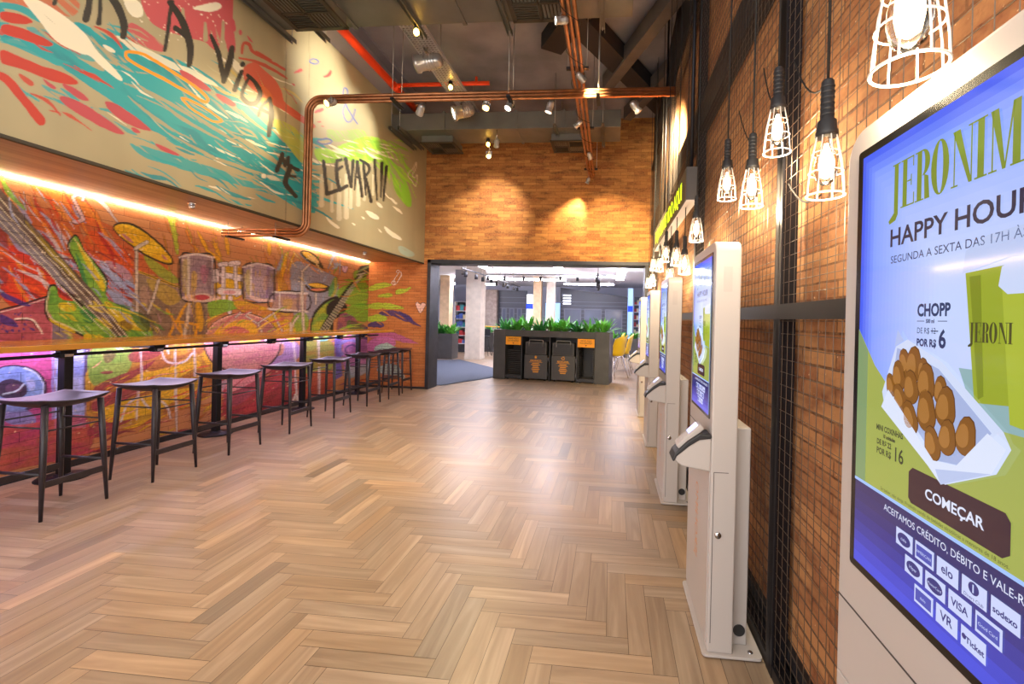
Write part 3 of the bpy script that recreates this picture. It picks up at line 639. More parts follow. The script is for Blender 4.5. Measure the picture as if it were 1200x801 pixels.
    # bass drum
    p.poly('244,352 270,350 284,360 262,366 246,374 243,362', '#7fae34', .95); p.poly('272,350 300,356 330,366 338,390 326,402 300,372 276,362', '#d2a51e', .95, col2='#c07a3a')
    p.oval((284, 402), 46, 36, '#3a2a24'); p.oval((284, 402), 44, 34, '#b8727a', 1, col2='#c68a80'); p.poly('248,392 262,378 290,372 306,386 310,402 250,402', '#dfae20', .9, dry=.25, ang=.4, seed=28); p.poly('252,394 275,380 296,388 290,402 256,402', '#c4606a', .85, dry=.4, ang=.7, seed=29)
    p.ring((284, 402), 44, 34, 1.6, '#e0b0a0', t0=PI, t1=2 * PI); p.poly('298,374 318,378 328,392 326,402 306,402 302,388', '#9c6468', .85)
    for q in ('284,370 294,366', '288,370 304,380', '302,379 318,368', '303,380 312,400', '320,366 330,386 336,396', '282,366 276,372'): p.stroke(q, 2.4, '#4a3a3c'); p.stroke(q, 1.6, '#cdbfc0')
    # snare, stands, far cymbals
    p.poly('340,300 380,318 396,324 398,352 372,366 356,380 344,376 340,340', '#8d9cbc', .8, dry=.2, ang=-.8, seed=31); p.poly('322,340 344,346 342,372 324,368', '#d0a826', .8); p.poly('344,366 362,366 362,390 336,392', '#86a834', .9); p.poly('330,372 344,376 348,400 336,402', '#d6b02a', .9)
    drum('321,343 360,344 359,364 318,363', '#94788c', '#b08a7a'); p.stroke('320,342 360,344', 2.4, '#cdc2c4'); p.stroke('315,362 360,365', 2.6, '#d4c6c2'); p.stroke('328,344 328,362', 1.6, '#cdc2c4'); p.stroke('349,344 349,364', 1.6, '#5a4450'); p.poly('330,350 344,350 342,362 332,362', '#c9a03a', .6)
    for q, w in (('354,318 354,350 356,390', 2.6), ('354,318 363,310', 2.4), ('350,370 343,380 341,394', 2), ('340,378 341,394', 2), ('370,344 370,356', 1.8)): p.stroke(q, w + 1, '#50403c', .9); p.stroke(q, w, '#cfc0b4')
    p.poly('350,294 360,292 372,300 379,312 380,317 374,312 362,308 354,301', '#40301c'); p.poly('352,295 360,294 371,302 376,310 364,306', '#d9a62a', 1, col2='#e4c084')
    p.poly('356,333 372,330 390,336 386,341 372,344 360,340', '#3a2a1c'); p.poly('358,333 372,331 387,336 372,338', '#e0b440'); p.poly('360,338 386,338 372,342', '#cd7a58')
    for q in ('396,306 398,312 390,316 392,310', '380,322 384,326 378,332'): p.poly(q, '#9aa8cc', .8)
    for c, w in (('#5a3c50', 1.2), ('#d2a6c0', 0)): p.stroke('402,313 404,318 406,313', 3 + w, c)
    # far bass and green washes
    for q, d in (('392,340 420,326 432,330 432,360 410,358 396,350', .35), ('400,360 432,352 434,378 415,376', .3), ('412,318 426,314 432,328 416,330', .5)): p.poly(q, '#7db834', .85, dry=d, ang=.2, seed=32)
    p.poly('392,322 396,326 394,342 386,350 384,342', '#5c9a4a', .9); p.stroke('393,327 393,340 389,348', 3, '#b8a83a', .8)
    p.poly('362,398 364,372 374,356 388,348 398,346 396,360 390,376 392,398', '#1e1c16'); p.poly('364,398 366,374 376,359 388,351 394,350 392,364 386,378 386,398', '#a8aa36', 1, col2='#6c9a3c')
    p.poly('388,350 400,352 408,358 404,366 394,374 386,372 380,364', '#231d1c'); p.poly('396,366 412,368 420,376 418,398 394,398', '#a8606c', .95, col2='#7a4a6c'); p.poly('404,372 426,380 434,386 434,398 410,396', '#6a4a4c', .9, col2='#4a7a3c')
    p.poly('424,384 434,382 435,398 424,398', '#44286a', .8)
    p.poly('420,312 428,310 436,310 434,320 426,326 418,326', '#3a332a'); p.stroke('424,322 404,346 376,392', [6, 8, 9], '#26221c'); 
    for dx in (-2.4, -.6, 1.2, 3): p.stroke([(424 + dx * .5, 322), (406 + dx, 346), (377 + dx * 1.5, 390)], .6, '#d8d2bc')
    p.stroke('420,318 432,312', 2.2, '#7b8a5a'); p.stroke('418,322 428,320', 1.4, '#b9b49a'); p.splatter((0, 205, 430, 330), 160, .8, '#f0dfc0', 9)
    p.streaks((95, 300, 160, 372), 14, 44, .75, 2.2, ['#a9b6da', '#8f9bc4'], 11)
    p.streaks((170, 330, 260, 395), 40, 18, 1.3, 2, ['#e2b01c', '#c98a24', '#8a6a54', '#b08a90'], 12, .7)
    p.streaks((240, 372, 330, 398), 40, 22, -.5, 2, ['#e8c03a', '#c4606a', '#d8a09a', '#8fae38'], 13, .8)
    p.streaks((60, 350, 185, 398), 44, 20, .6, 3, ['#d9c024', '#3f8a3c', '#8fc03c', '#e2cc3a'], 14, .7)
    p.streaks((388, 325, 434, 395), 40, 24, -.15, 2, ['#8fd43a', '#5c9a34', '#b8702c', '#a9c83c'], 15, .8)
    p.streaks((214, 302, 250, 345), 14, 16, 1.5, 2, ['#b8a0ac', '#c9a63c', '#6f5a78'], 16, .6); p.streaks((287, 314, 318, 348), 14, 16, 1.5, 2, ['#b8a0ac', '#c9a63c', '#6f5a78'], 17, .6)
    p.streaks((105, 430, 250, 500), 40, 26, -.4, 1.8, ['#f0c832', '#d84a3c', '#e8a080'], 18, .8)
    p.streaks((70, 340, 180, 395), 26, 14, .7, 1.4, ['#e8e4c8', '#c9dc8a', '#244a20'], 19, .8)
    p.poly('150,360 176,372 176,392 160,384', '#3e7a34', .8, dry=.2); p.stroke('57,341 58,370 96,390', 1.4, '#d8d8b0', .8); p.stroke('86,279 95,290 112,313 124,330', 1.2, '#e6de8a', .8); p.stroke('104,358 140,360 182,378', 1.6, '#e0d23a', .9, dry=.1)
    for q in ('212,302 212,348', '252,303 254,348', '285,315 286,349', '321,316 321,350'): p.stroke(q, 2.2, '#2c2024', .75)
    p.poly('240,304 251,304 252,346 244,348', '#4a3a48', .45); p.poly('312,316 321,316 320,348 314,350', '#4a3a48', .45); p.poly('160,352 182,376 182,392 164,380', '#3a2c26', .5)
    p.streaks((0, 205, 120, 240), 16, 30, 1.0, 2.4, ['#a9b6dc', '#e8a03c', '#d8501f'], 20, .85); p.streaks((330, 285, 430, 330), 20, 20, .9, 2, ['#d98a4a', '#e2c07a', '#9aa8cc'], 21, .8)
    p.splatter((0, 400, 430, 520), 110, .8, '#f0d9a0', 10)
    o = p.mesh('wall_left', 'brick_mural'); struct(o)
paint_mural()

# ---- brick pier that turns the corner, with the end of the mural
def paint_pier():
    p = Painter(np.linspace(XW, -3.6, 150), np.linspace(0, 2.56, 300), 'y', YF, rough=.02)
    for q in ('430,336 450,330 462,334 450,338 430,342', '462,340 470,338 484,336 476,342 464,346', '430,356 450,354 470,358 476,362 456,362 430,362', '430,370 450,368 456,376 430,378', '440,346 456,342 462,346 446,350'): p.poly(q, '#a5c034', .9, dry=.25, ang=.15, seed=1)
    for q in ('442,366 458,362 472,366 484,374 496,385 486,380 474,376 462,370 446,370', '464,362 478,368 488,378 476,374', '430,378 448,376 452,384 430,384'): p.poly(q, '#3e2e70', .9, dry=.25, ang=-.5, seed=2)
    p.poly('430,386 452,386 470,392 486,400 492,404 470,400 450,396 430,396', '#b85a86', .9, dry=.3, ang=-.3, seed=3); p.poly('430,396 460,394 466,404 450,412 430,420', '#c56aa8', .8, dry=.2, seed=4)
    p.poly('438,406 452,400 464,406 470,414 462,414 450,408 440,414', '#9fc4a8', .9, dry=.25, seed=5, ang=-.3); p.poly('440,430 458,424 472,432 476,446 462,438 446,440', '#9fbcae', .85, dry=.3, seed=6, ang=-.8)
    for c, w in (('#5a3038', 1.2), ('#e6b8ac', 0)):
        p.stroke('489,356 493,364 496,357', 4 + w, c); p.stroke('491,358 493,360', 4 + w, c)
    for q in ('461,329 468,319 470,322 464,333',): p.stroke(q, 1.1, '#d8c2b8', closed=True)
    p.ring((461, 331), 2.3, 2.3, 1, '#d8c2b8'); p.ring((466, 318), 2, 1.6, 1, '#d8c2b8')
    o = p.mesh('wall_back_left', 'brick_pier'); struct(o)
paint_pier()
mb = MB(); mb.box(XP, XR + .2, YF, YF + .3, 2.56, 5.3); mb.box(.67, XR + .2, YF, YF + .3, 0, 2.56); struct(mb.build('wall_back', 'brick_far'))
mb = MB(); mb.box(XR, XR + .15, -.8, YF + .3, 0, 4.35); struct(mb.build('wall_right', 'brick_right'))
mb = MB(); mb.box(XR - .05, XR + .4, -.8, YF + .3, 4.352, 5.3); struct(mb.build('wall_right_upper', 'beam_dark'))
# soffit over the bar, trim under the panel
mb = MB(); mb.box(XW - .1, XP - .006, -1, YF, ZS, ZS + .05); struct(mb.build('ceiling_soffit', 'soffit_wood', uv=(1, 0)))
mb = MB(); mb.box(XP - .03, XP + .004, -1, YF - .001, ZP - .012, ZP + .01); struct(mb.build('trim_1', 'trim_dark'))
mb = MB(); mb.box(XW, XW + .015, -1, YF, 0, .06); struct(mb.build('baseboard_left', 'black_paint'))
mb = MB(); mb.box(XW + .015, -3.63, YF - .015, YF, 0, .04); struct(mb.build('baseboard_back', 'black_paint'))
mb = MB(); mb.box(XR - .02, XR, -.8, YF, 0, .12); struct(mb.build('baseboard_right', 'black_paint'))
# frame of the wide opening
mb = MB(); mb.box(-3.63, -3.56, YF - .05, YF + .4, 0, 2.56); mb.box(-3.63, .74, YF - .05, YF + .4, 2.49, 2.56); mb.box(.62, .69, YF - .05, YF + .4, 0, 2.49)
struct(mb.build('trim_2', 'dark_frame', bevel=.004))
# dark ceiling
mb = MB(); mb.box(XP - .1, XR + .5, -.8, YF + .3, 5.3, 5.4); struct(mb.build('ceiling', 'ceiling_dark'))
mb = MB(); mb.box(XP - .1, XP - .002, -1, YF, ZS + .05, 5.3); struct(mb.build('wall_left_core', 'concrete'))
mb = MB(); mb.box(XW - .1, XW - .002, -1, YF, -.01, ZS); struct(mb.build('wall_left_back', 'concrete'))

# ================================================================== BAR COUNTER AND STOOLS
XC0, XC1, YC0, YC1, ZC = XW + .002, -4.15, .6, 8.2, 1.165
ct = thing('bar_counter', 'long honey coloured wooden bar counter along the painted brick wall', 'counter', (XC1, 4.5, 0))
mb = MB(); mb.box(XC0, XC1, YC0, YC1, ZC - .045, ZC); mb.build('counter_top', 'counter_wood', ct, bevel=.006, uv=(1, 0))
for i in range(6):
    y = 3.36 - 1.46 + i * 1.46
    if y > 8.1: break
    mb = MB(); mb.box(-4.633, -4.567, y - .033, y + .033, .018, ZC - .046)
    q = mb.build('post', 'black_steel', ct, bevel=.006)
    mb = MB(); mb.lathe([(.17, .001), (.17, .01), (.155, .02), (.06, .026), (.055, .04)], (-4.6, y, 0), 32); mb.build('base_plate', 'black_steel', q)
mb = MB(); mb.tube([(-4.42, YC0 + .05, ZC - .105), (-4.42, YC1 - .1, ZC - .105)], .013, 8); mb.box(-4.63, -4.57, YC0 + .05, YC1 - .1, ZC - .06, ZC - .046)
mb.build('under_rail', 'black_steel', ct)
for i in range(10):
    y = 1.75 + i * .735
    if y > 8.15: break
    mb = MB(); mb.box(-4.47, -4.37, y - .075, y + .075, ZC - .068, ZC - .046); mb.box(-4.445, -4.395, y - .045, y + .045, ZC - .13, ZC - .068)
    mb.tube([(-4.42, y - .07, ZC - .105), (-4.42, y + .07, ZC - .075)], .021, 8)
    q = mb.build('rail_bracket', 'black_steel', ct, bevel=.004)
    mb = MB(); mb.box(-4.4, -4.378, y - .03, y + .03, ZC - .118, ZC - .096); mb.build('clip', 'chrome', q)
mb = MB(); mb.box(-4.76, -4.735, YC0 + .1, YC1 - .15, ZC - .062, ZC - .046); mb.build('led_strip', 'led_cool', ct)

def make_stool():
    t = thing('bar_stool', '', 'stool')
    n = 18; T = []; Bm = []
    for i in range(n + 1):
        for j in range(n + 1):
            u, v = 2 * i / n - 1, 2 * j / n - 1
            k = 1 - .035 * (u * v) ** 2
            x = .205 * u * (1 + .05 * (1 - v * v)) * k; y = .215 * v * (1 + .06 * (1 - u * u)) * k
            e = max(abs(u), abs(v))
            z = .79 + .022 * v * v - .012 * (1 - u * u) * (1 - v * v) + .006 * u * u
            T.append((x, y, z)); th = .042 - .032 * max(0, (e - .55) / .45) ** 1.3
            s = .97 if e > .99 else 1
            Bm.append((x * s, y * s, z - th))
    m = n + 1; f = []
    for i in range(n):
        for j in range(n):
            a = i * m + j; f.append((a, a + m, a + m + 1, a + 1)); a += m * m; f.append((a, a + 1, a + m + 1, a + m))
    rim = [j for j in range(m)] + [i * m + n for i in range(1, m)] + [n * m + j for j in range(n - 1, -1, -1)] + [i * m for i in range(n - 1, 0, -1)]
    for a, b in zip(rim, rim[1:] + rim[:1]): f.append((a, b, b + m * m, a + m * m))
    mb = MB(); mb.add(T + Bm, f, None, True); s = mb.build('seat', 'stool_wood', t)
    P = {}
    for sx in (-1, 1):
        for sy in (-1, 1):
            a = Vector((.165 * sx, .165 * sy, .775)); b = Vector((.197 * sx, .197 * sy, 0)); P[sx, sy] = (a, b)
            mid = a.lerp(b, .45)
            mb = MB(); mb.tube([a, mid, b], [.0185, .0185, .010], 10); mb.build('leg', 'stool_wood', t)
    at = lambda k, z: P[k][0].lerp(P[k][1], (.775 - z) / .775)
    for z, h, ks in ((.24, .045, (((1, -1), (1, 1)), ((-1, -1), (-1, 1)))),):
        for a, b in ks:
            mb = MB(); mb.bar(at(a, z), at(b, z), .014, h); mb.build('footrest', 'stool_wood', t, bevel=.003)
    for a, b, z in (((-1, -1), (1, -1), .31), ((-1, 1), (1, 1), .31)):
        mb = MB(); mb.tube([at(a, z), at(b, z)], .011, 8); mb.build('stretcher', 'stool_wood', t)
    for a, b, z in (((-1, -1), (1, -1), .62), ((-1, 1), (1, 1), .62), ((1, -1), (1, 1), .6), ((-1, -1), (-1, 1), .66)):
        mb = MB(); mb.tube([at(a, z), at(b, z)], .006, 8); mb.build('rod', 'stool_wood', t)
    return t
st0 = make_stool()
SY = [2.845, 3.575, 4.33, 5.16, 6.02, 6.86, 7.50, 8.1]
SL = ['black saddle seat bar stool nearest the camera, cut by the left edge of the photo', 'second black saddle seat bar stool from the camera, in front of the painted cymbal stands',
      'third black saddle seat bar stool from the camera, in front of a counter post', 'fourth black bar stool from the camera, under the middle of the counter',
      'fifth black bar stool from the camera along the counter', 'sixth black bar stool from the camera, in front of the farthest counter post',
      'seventh black bar stool from the camera, last but one by the pier', 'eighth and farthest black bar stool, beside the brick pier']
for i, y in enumerate(SY):
    o = st0 if i == 0 else dup(st0, (0, 0, 0))
    o.location = (-3.985 if i < 6 else (-3.97 if i == 6 else -4.02), y, 0); o['label'] = SL[i]; o['group'] = 'bar stools along the counter'
    o.rotation_euler = (0, 0, [0, .01, -.02, .015, 0, -.01, .02, .02][i])
# warm strip where the soffit meets the wall
mb = MB(); mb.box(XW + .004, XW + .022, -.9, YF - .02, ZS - .009, ZS - .002); tag(mb.build('led_strip', 'led_warm'), 'glowing warm light strip along the top of the painted brick wall', 'light strip')
def area(name, loc, rot, sx, sy, power, col, parent=None):
    l = bpy.data.lights.new(name, 'AREA'); l.shape = 'RECTANGLE'; l.size = sx; l.size_y = sy; l.energy = power; l.color = col
    o = bpy.data.objects.new(name, l); COL.objects.link(o); o.location = loc; o.rotation_euler = rot
    return o
# little smoke-sensor like fittings under the soffit
for i, (u, v, lb) in enumerate(((225, 241, 'small chrome spotlight fitting under the soffit, nearer the camera'), (427, 297, 'small chrome spotlight fitting under the far end of the soffit'))):
    p = on_z(u, v, ZS - .03)
    t = thing('soffit_fitting', lb, 'light fitting', (p.x, p.y, ZS), 'fittings under the soffit')
    mb = MB(); mb.lathe([(.035, -.012), (.035, 0)], (p.x, p.y, ZS - .0005), 20); mb.build('rose', 'chrome', t)
    mb = MB(); mb.lathe([(.012, -.06), (.02, -.05), (.02, -.012)], (p.x, p.y, ZS), 16)
    for k in range(4): mb.tube([(p.x + .028 * math.cos(k * PI / 2), p.y + .028 * math.sin(k * PI / 2), ZS - .012), (p.x + .028 * math.cos(k * PI / 2), p.y + .028 * math.sin(k * PI / 2), ZS - .05)], .003, 6)
    mb.build('head', 'chrome', t)

# ================================================================== ORDERING KIOSKS
def didone(txt, x0, z0, h, put):
    """high contrast condensed capitals"""
    x = x0
    for ch in txt:
        w = {'I': .26, 'J': .36, 'M': .66, 'N': .54, 'O': .5}.get(ch, .44); t = .135
        R = lambda a, b, c, d: put([(x + a * h, z0 + c * h), (x + b * h, z0 + c * h), (x + b * h, z0 + d * h), (x + a * h, z0 + d * h)])
        if ch in 'IERJ':
            sx = .06 if ch != 'J' else .14
            R(sx, sx + t, 0 if ch != 'J' else -.1, 1); R(sx - .06, sx + t + .06, .97, 1)
            if ch != 'J': R(sx - .06, sx + t + .06, 0, .03)
            else: put([(x + (sx + t) * h, z0 - .1 * h), (x + sx * h, z0 - .05 * h), (x - .04 * h, z0 - .2 * h), (x + .0 * h, z0 - .27 * h), (x + .2 * h, z0 - .22 * h)])
            if ch == 'E':
                R(.2, .4, .97, 1); R(.2, .42, 0, .03); R(.2, .34, .5, .53); R(.37, .4, .78, 1); R(.39, .42, 0, .24); R(.31, .34, .4, .63)
            if ch == 'R':
                n = 10
                for k in range(n):
                    a, b = -PI / 2 + PI * k / n, -PI / 2 + PI * (k + 1) / n
                    put([(x + (.22 + .2 * math.cos(a)) * h, z0 + (.74 + .26 * math.sin(a)) * h), (x + (.22 + .2 * math.cos(b)) * h, z0 + (.74 + .26 * math.sin(b)) * h),
                         (x + (.22 + .06 * math.cos(b)) * h, z0 + (.74 + .23 * math.sin(b)) * h), (x + (.22 + .06 * math.cos(a)) * h, z0 + (.74 + .23 * math.sin(a)) * h)])
                put([(x + .26 * h, z0 + .5 * h), (x + .38 * h, z0 + .44 * h), (x + .42 * h, z0), (x + .28 * h, z0)])
        elif ch == 'N':
            R(.08, .11, 0, 1); R(.46, .49, 0, 1); put([(x + .05 * h, z0 + h), (x + .22 * h, z0 + h), (x + .49 * h, z0), (x + .42 * h, z0)]); R(.02, .18, 0, .03); R(.4, .54, .97, 1)
        elif ch == 'M':
            R(.08, .11, 0, 1); R(.46, .46 + t, 0, 1); put([(x + .05 * h, z0 + h), (x + .2 * h, z0 + h), (x + .34 * h, z0), (x + .28 * h, z0)])
            put([(x + .31 * h, z0), (x + .34 * h, z0), (x + .5 * h, z0 + h), (x + .46 * h, z0 + h)]); R(.02, .18, 0, .03); R(.42, .68, 0, .03)
        elif ch == 'O':
            n = 24; cx, cz = x + .24 * h, z0 + .5 * h
            for k in range(n):
                a, b = 2 * PI * k / n, 2 * PI * (k + 1) / n
                put([(cx + .23 * h * math.cos(a), cz + .52 * h * math.sin(a)), (cx + .23 * h * math.cos(b), cz + .52 * h * math.sin(b)), (cx + .08 * h * math.cos(b), cz + .49 * h * math.sin(b)), (cx + .08 * h * math.cos(a), cz + .49 * h * math.sin(a))])
        x += w * h

def make_display():
    """what the screen shows: s to the right from the left edge, z up"""
    mb = MB(); E0 = .2
    def P(s, z, l): return (-.004 - l * .0005, E0 - s, z)
    def poly(pts, col, l): mb.add([P(s, z, l) for s, z in pts], [tuple(range(len(pts)))], hexc(col))
    def rect(s0, s1, z0, z1, col, l): poly([(s0, z0), (s1, z0), (s1, z1), (s0, z1)], col, l)
    def text(t, s, z, size, col, l, align='LEFT', sx=1., bold=0., slope=0.):
        v, f = text_geo(t, size, align, bold, sx); mb.add([P(s + a, z + b, l) for a, b in v], f, hexc(col))
    W, Z0, Z1 = .40, 1.035, 1.75
    def lerp(a, b, t): t = max(0, min(1, t)); return tuple(x * (1 - t) + y * t for x, y in zip(a, b))
    n, m = 44, 60
    cE, cM, cC = hexc('#3354f0'), hexc('#7f9dff'), hexc('#c4d3ff')  # view-angle glow painted into the background, blue at left and top edges
    for i in range(n):
        for j in range(m):
            s0, s1 = W * i / n, W * (i + 1) / n; z0, z1 = Z0 + (Z1 - Z0) * j / m, Z0 + (Z1 - Z0) * (j + 1) / m
            d = min((s0 + s1) / 2, (Z1 - (z0 + z1) / 2) * .9)
            c = lerp(lerp(cE, cM, d / .04), cC, (d - .03) / .16)
            mb.add([P(s0, z0, 0), P(s1, z0, 0), P(s1, z1, 0), P(s0, z1, 0)], [(0, 1, 2, 3)], c)
    # lower picture field and footer
    poly([(0, 1.445), (.05, 1.385), (.1, 1.345), (.2, 1.335), (W, 1.335), (W, 1.18), (0, 1.18)], '#a0ab52', 1)
    poly([(0, 1.445), (.03, 1.408), (.03, 1.18), (0, 1.18)], '#7f9a6a', 2)
    poly([(.23, 1.40), (W, 1.40), (W, 1.335), (.26, 1.335)], '#8fb0b4', 1)
    for k in range(8): rect(0, W, Z0 + .145 * k / 8, Z0 + .145 * (k + 1) / 8, ['#4650dc', '#4249cc', '#3c40b4', '#38399c', '#34338a', '#31307a', '#2f2d6e', '#2f2b66'][k], 1)
    rect(0, W, 1.178, 1.183, '#9fc2ff', 3)
    didone('JERONIMO', .082, 1.634, .073, lambda p: poly(p, '#7d8c2c', 3))
    text('HAPPY HOUR', .083, 1.578, .039, '#332a44', 3, bold=.0007, sx=1.04)
    text('SEGUNDA A SEXTA DAS 17H ÀS', .087, 1.551, .0165, '#33355c', 3, sx=1.0)
    for (t, z, sz, b) in (('CHOPP', 1.467, .024, .0009), ('500 ml', 1.457, .0075, .0003), ('DE R$ 12', 1.442, .012, 0), ('POR R$', 1.424, .0145, .0006)): text(t, .152 if t != '500 ml' else .17, z, sz, '#2f3a66', 3, sx=.8, bold=b)
    text('6', .195, 1.424, .034, '#2f3a66', 3, sx=.8, bold=.001); rect(.152, .167, 1.459, 1.460, '#2f3a66', 3); rect(.193, .21, 1.459, 1.460, '#2f3a66', 3); rect(.181, .195, 1.445, 1.4465, '#2f3a66', 4)
    # cups
    poly([(.238, 1.52), (W, 1.53), (W, 1.375), (.256, 1.36)], '#98a62c', 2); poly([(.245, 1.515), (.262, 1.515), (.27, 1.37), (.262, 1.365)], '#7f8c20', 3)
    poly([(.234, 1.52), (.238, 1.548), (.27, 1.562), (.33, 1.566), (W, 1.56), (W, 1.528), (.3, 1.532)], '#b9c8f0', 3)
    poly([(.292, 1.50), (W, 1.50), (W, 1.335), (.306, 1.345)], '#a9b638', 4); poly([(.288, 1.50), (.292, 1.522), (.33, 1.534), (W, 1.534), (W, 1.49), (.3, 1.49)], '#c9d6f6', 5)
    didone('JERONI', .247, 1.434, .024, lambda p: poly(p, '#4b4a20', 5)); didone('J', .335, 1.405, .03, lambda p: poly(p, '#4b4a20', 6)) 
    # paper tray of fried snacks
    poly([(.076, 1.345), (.108, 1.42), (.135, 1.432), (.205, 1.405), (.30, 1.335), (.31, 1.318), (.292, 1.285), (.215, 1.245), (.19, 1.262), (.083, 1.322)], '#cfdaf6', 6)
    poly([(.1, 1.352), (.112, 1.418), (.13, 1.415), (.2, 1.395), (.285, 1.33), (.24, 1.278), (.2, 1.272)], '#a6b4de', 7)
    poly([(.083, 1.322), (.1, 1.352), (.2, 1.272), (.24, 1.278), (.285, 1.33), (.31, 1.318), (.292, 1.285), (.215, 1.245), (.19, 1.262)], '#dbe4fa', 16)
    poly([(.205, 1.262), (.292, 1.285), (.215, 1.245)], '#b8c6ec', 17); poly([(.106, 1.42), (.112, 1.446), (.128, 1.43)], '#b0c0ee', 7)
    def drop(s, z, r, tilt, l, c='#86561f', c2='#a87336'):
        q = []
        for k in range(20):
            a = 2 * PI * k / 20; rr = r * (1 if math.sin(a) < .2 else 1 + 1.35 * max(0, math.sin(a) - .2) ** 3)
            x, y = rr * math.cos(a) * .86, rr * math.sin(a); q.append((s + x * math.cos(tilt) - y * math.sin(tilt), z + x * math.sin(tilt) + y * math.cos(tilt)))
        poly(q, '#5f3a18', l); poly([(s + (x - s) * .95, z + (y - z) * .95) for x, y in q], c, l + 1)
        poly([(s + (x - s) * .6 - r * .18, z + (y - z) * .6 + r * .1) for x, y in q], c2, l + 2)
    for k, (s, z, r, t) in enumerate(((.132, 1.392, .016, .2), (.15, 1.39, .02, -.1), (.172, 1.385, .014, .1), (.205, 1.362, .015, 0), (.12, 1.37, .018, .1), (.103, 1.355, .014, .3), (.178, 1.367, .021, -.05), (.215, 1.34, .021, -.1), (.15, 1.357, .019, .1), (.127, 1.338, .017, .4), (.25, 1.312, .019, -.2), (.182, 1.328, .022, .05), (.152, 1.313, .019, .3), (.222, 1.303, .018, -.1), (.197, 1.288, .018, .2))): drop(s, z, r, t, 8 + (k // 4) * 2 if k < 12 else 14)
    for t, s, z, sz in (('MINI COXINHAS', .06, 1.281, .0125), ('10 unidades', .078, 1.271, .008), ('DE R$ 22', .062, 1.258, .012), ('POR R$', .062, 1.243, .014), ('16', .105, 1.243, .031)): text(t, s, z, sz, '#3a3c2a', 3, sx=.72 if t == 'MINI COXINHAS' else .8, bold=.0004)
    # start button
    bz = [(.142, 1.20), (.148, 1.194), (.3, 1.194), (.31, 1.202), (.31, 1.238), (.303, 1.246), (.15, 1.246), (.142, 1.238)]; poly(bz, '#3b2330', 3)
    text('COMEÇAR', .226, 1.2135, .0195, '#dfe6ff', 4, 'CENTER', sx=1.05, bold=.0004)
    text('Se beber, não dirija. Proibido venda de bebidas alcoólicas a menores de 18 anos.', .075, 1.1865, .0072, '#4a4d28', 3)
    text('ACEITAMOS CRÉDITO, DÉBITO E VALE-REFEIÇÃO', .085, 1.158, .0145, '#dfe6ff', 3, sx=.92)
    cards = [[('cielo', 1), ('AMERICAN', 2), ('elo', 0), ('Diners Club', 3), ('sodexo', 0)], [('Hiper', 1), ('MasterCard', 1), ('VISA', 0), ('Good Card', 2)], [('alelo', 2), ('VR', 0), ('Ticket', 4)]]
    for r, row in enumerate(cards):
        for k, (t, kind) in enumerate(row):
            s0 = .117 + r * .0215 + k * .0425; z0 = 1.121 - r * .031
            rect(s0, s0 + .037, z0, z0 + .025, '#c9d3fb', 3); ink = '#32327c'; cx, cz = s0 + .0185, z0 + .0125
            if kind == 1: poly([(cx + .0145 * math.cos(a), cz + .009 * math.sin(a)) for a in [2 * PI * q / 18 for q in range(18)]], ink, 4); text(t, cx, cz - .0022, .0068 if len(t) < 7 else .0052, '#c9d3fb', 5, 'CENTER')
            elif kind == 2: rect(s0 + .003, s0 + .034, z0 + .004, z0 + .021, '#4a52b4', 4); text(t, cx, cz - .0022, .0058, '#c9d3fb', 5, 'CENTER')
            elif kind == 3:
                poly([(cx + .008 * math.cos(a), cz + .004 + .0075 * math.sin(a)) for a in [2 * PI * q / 18 for q in range(18)]], ink, 4); rect(cx - .001, cx + .001, cz - .001, cz + .009, '#c9d3fb', 5); text(t, cx, cz - .0105, .006, ink, 4, 'CENTER')
            else: text(t, cx + (.003 if kind == 4 else 0), cz - .0045, {'VR': .017, 'VISA': .0135, 'elo': .0165}.get(t, .0105), ink, 4, 'CENTER', bold=.0003)
            if kind == 4: poly([(s0 + .006 + .0035 * math.cos(a), cz + .001 + .0035 * math.sin(a)) for a in [2 * PI * q / 12 for q in range(12)]], ink, 5)
    return mb

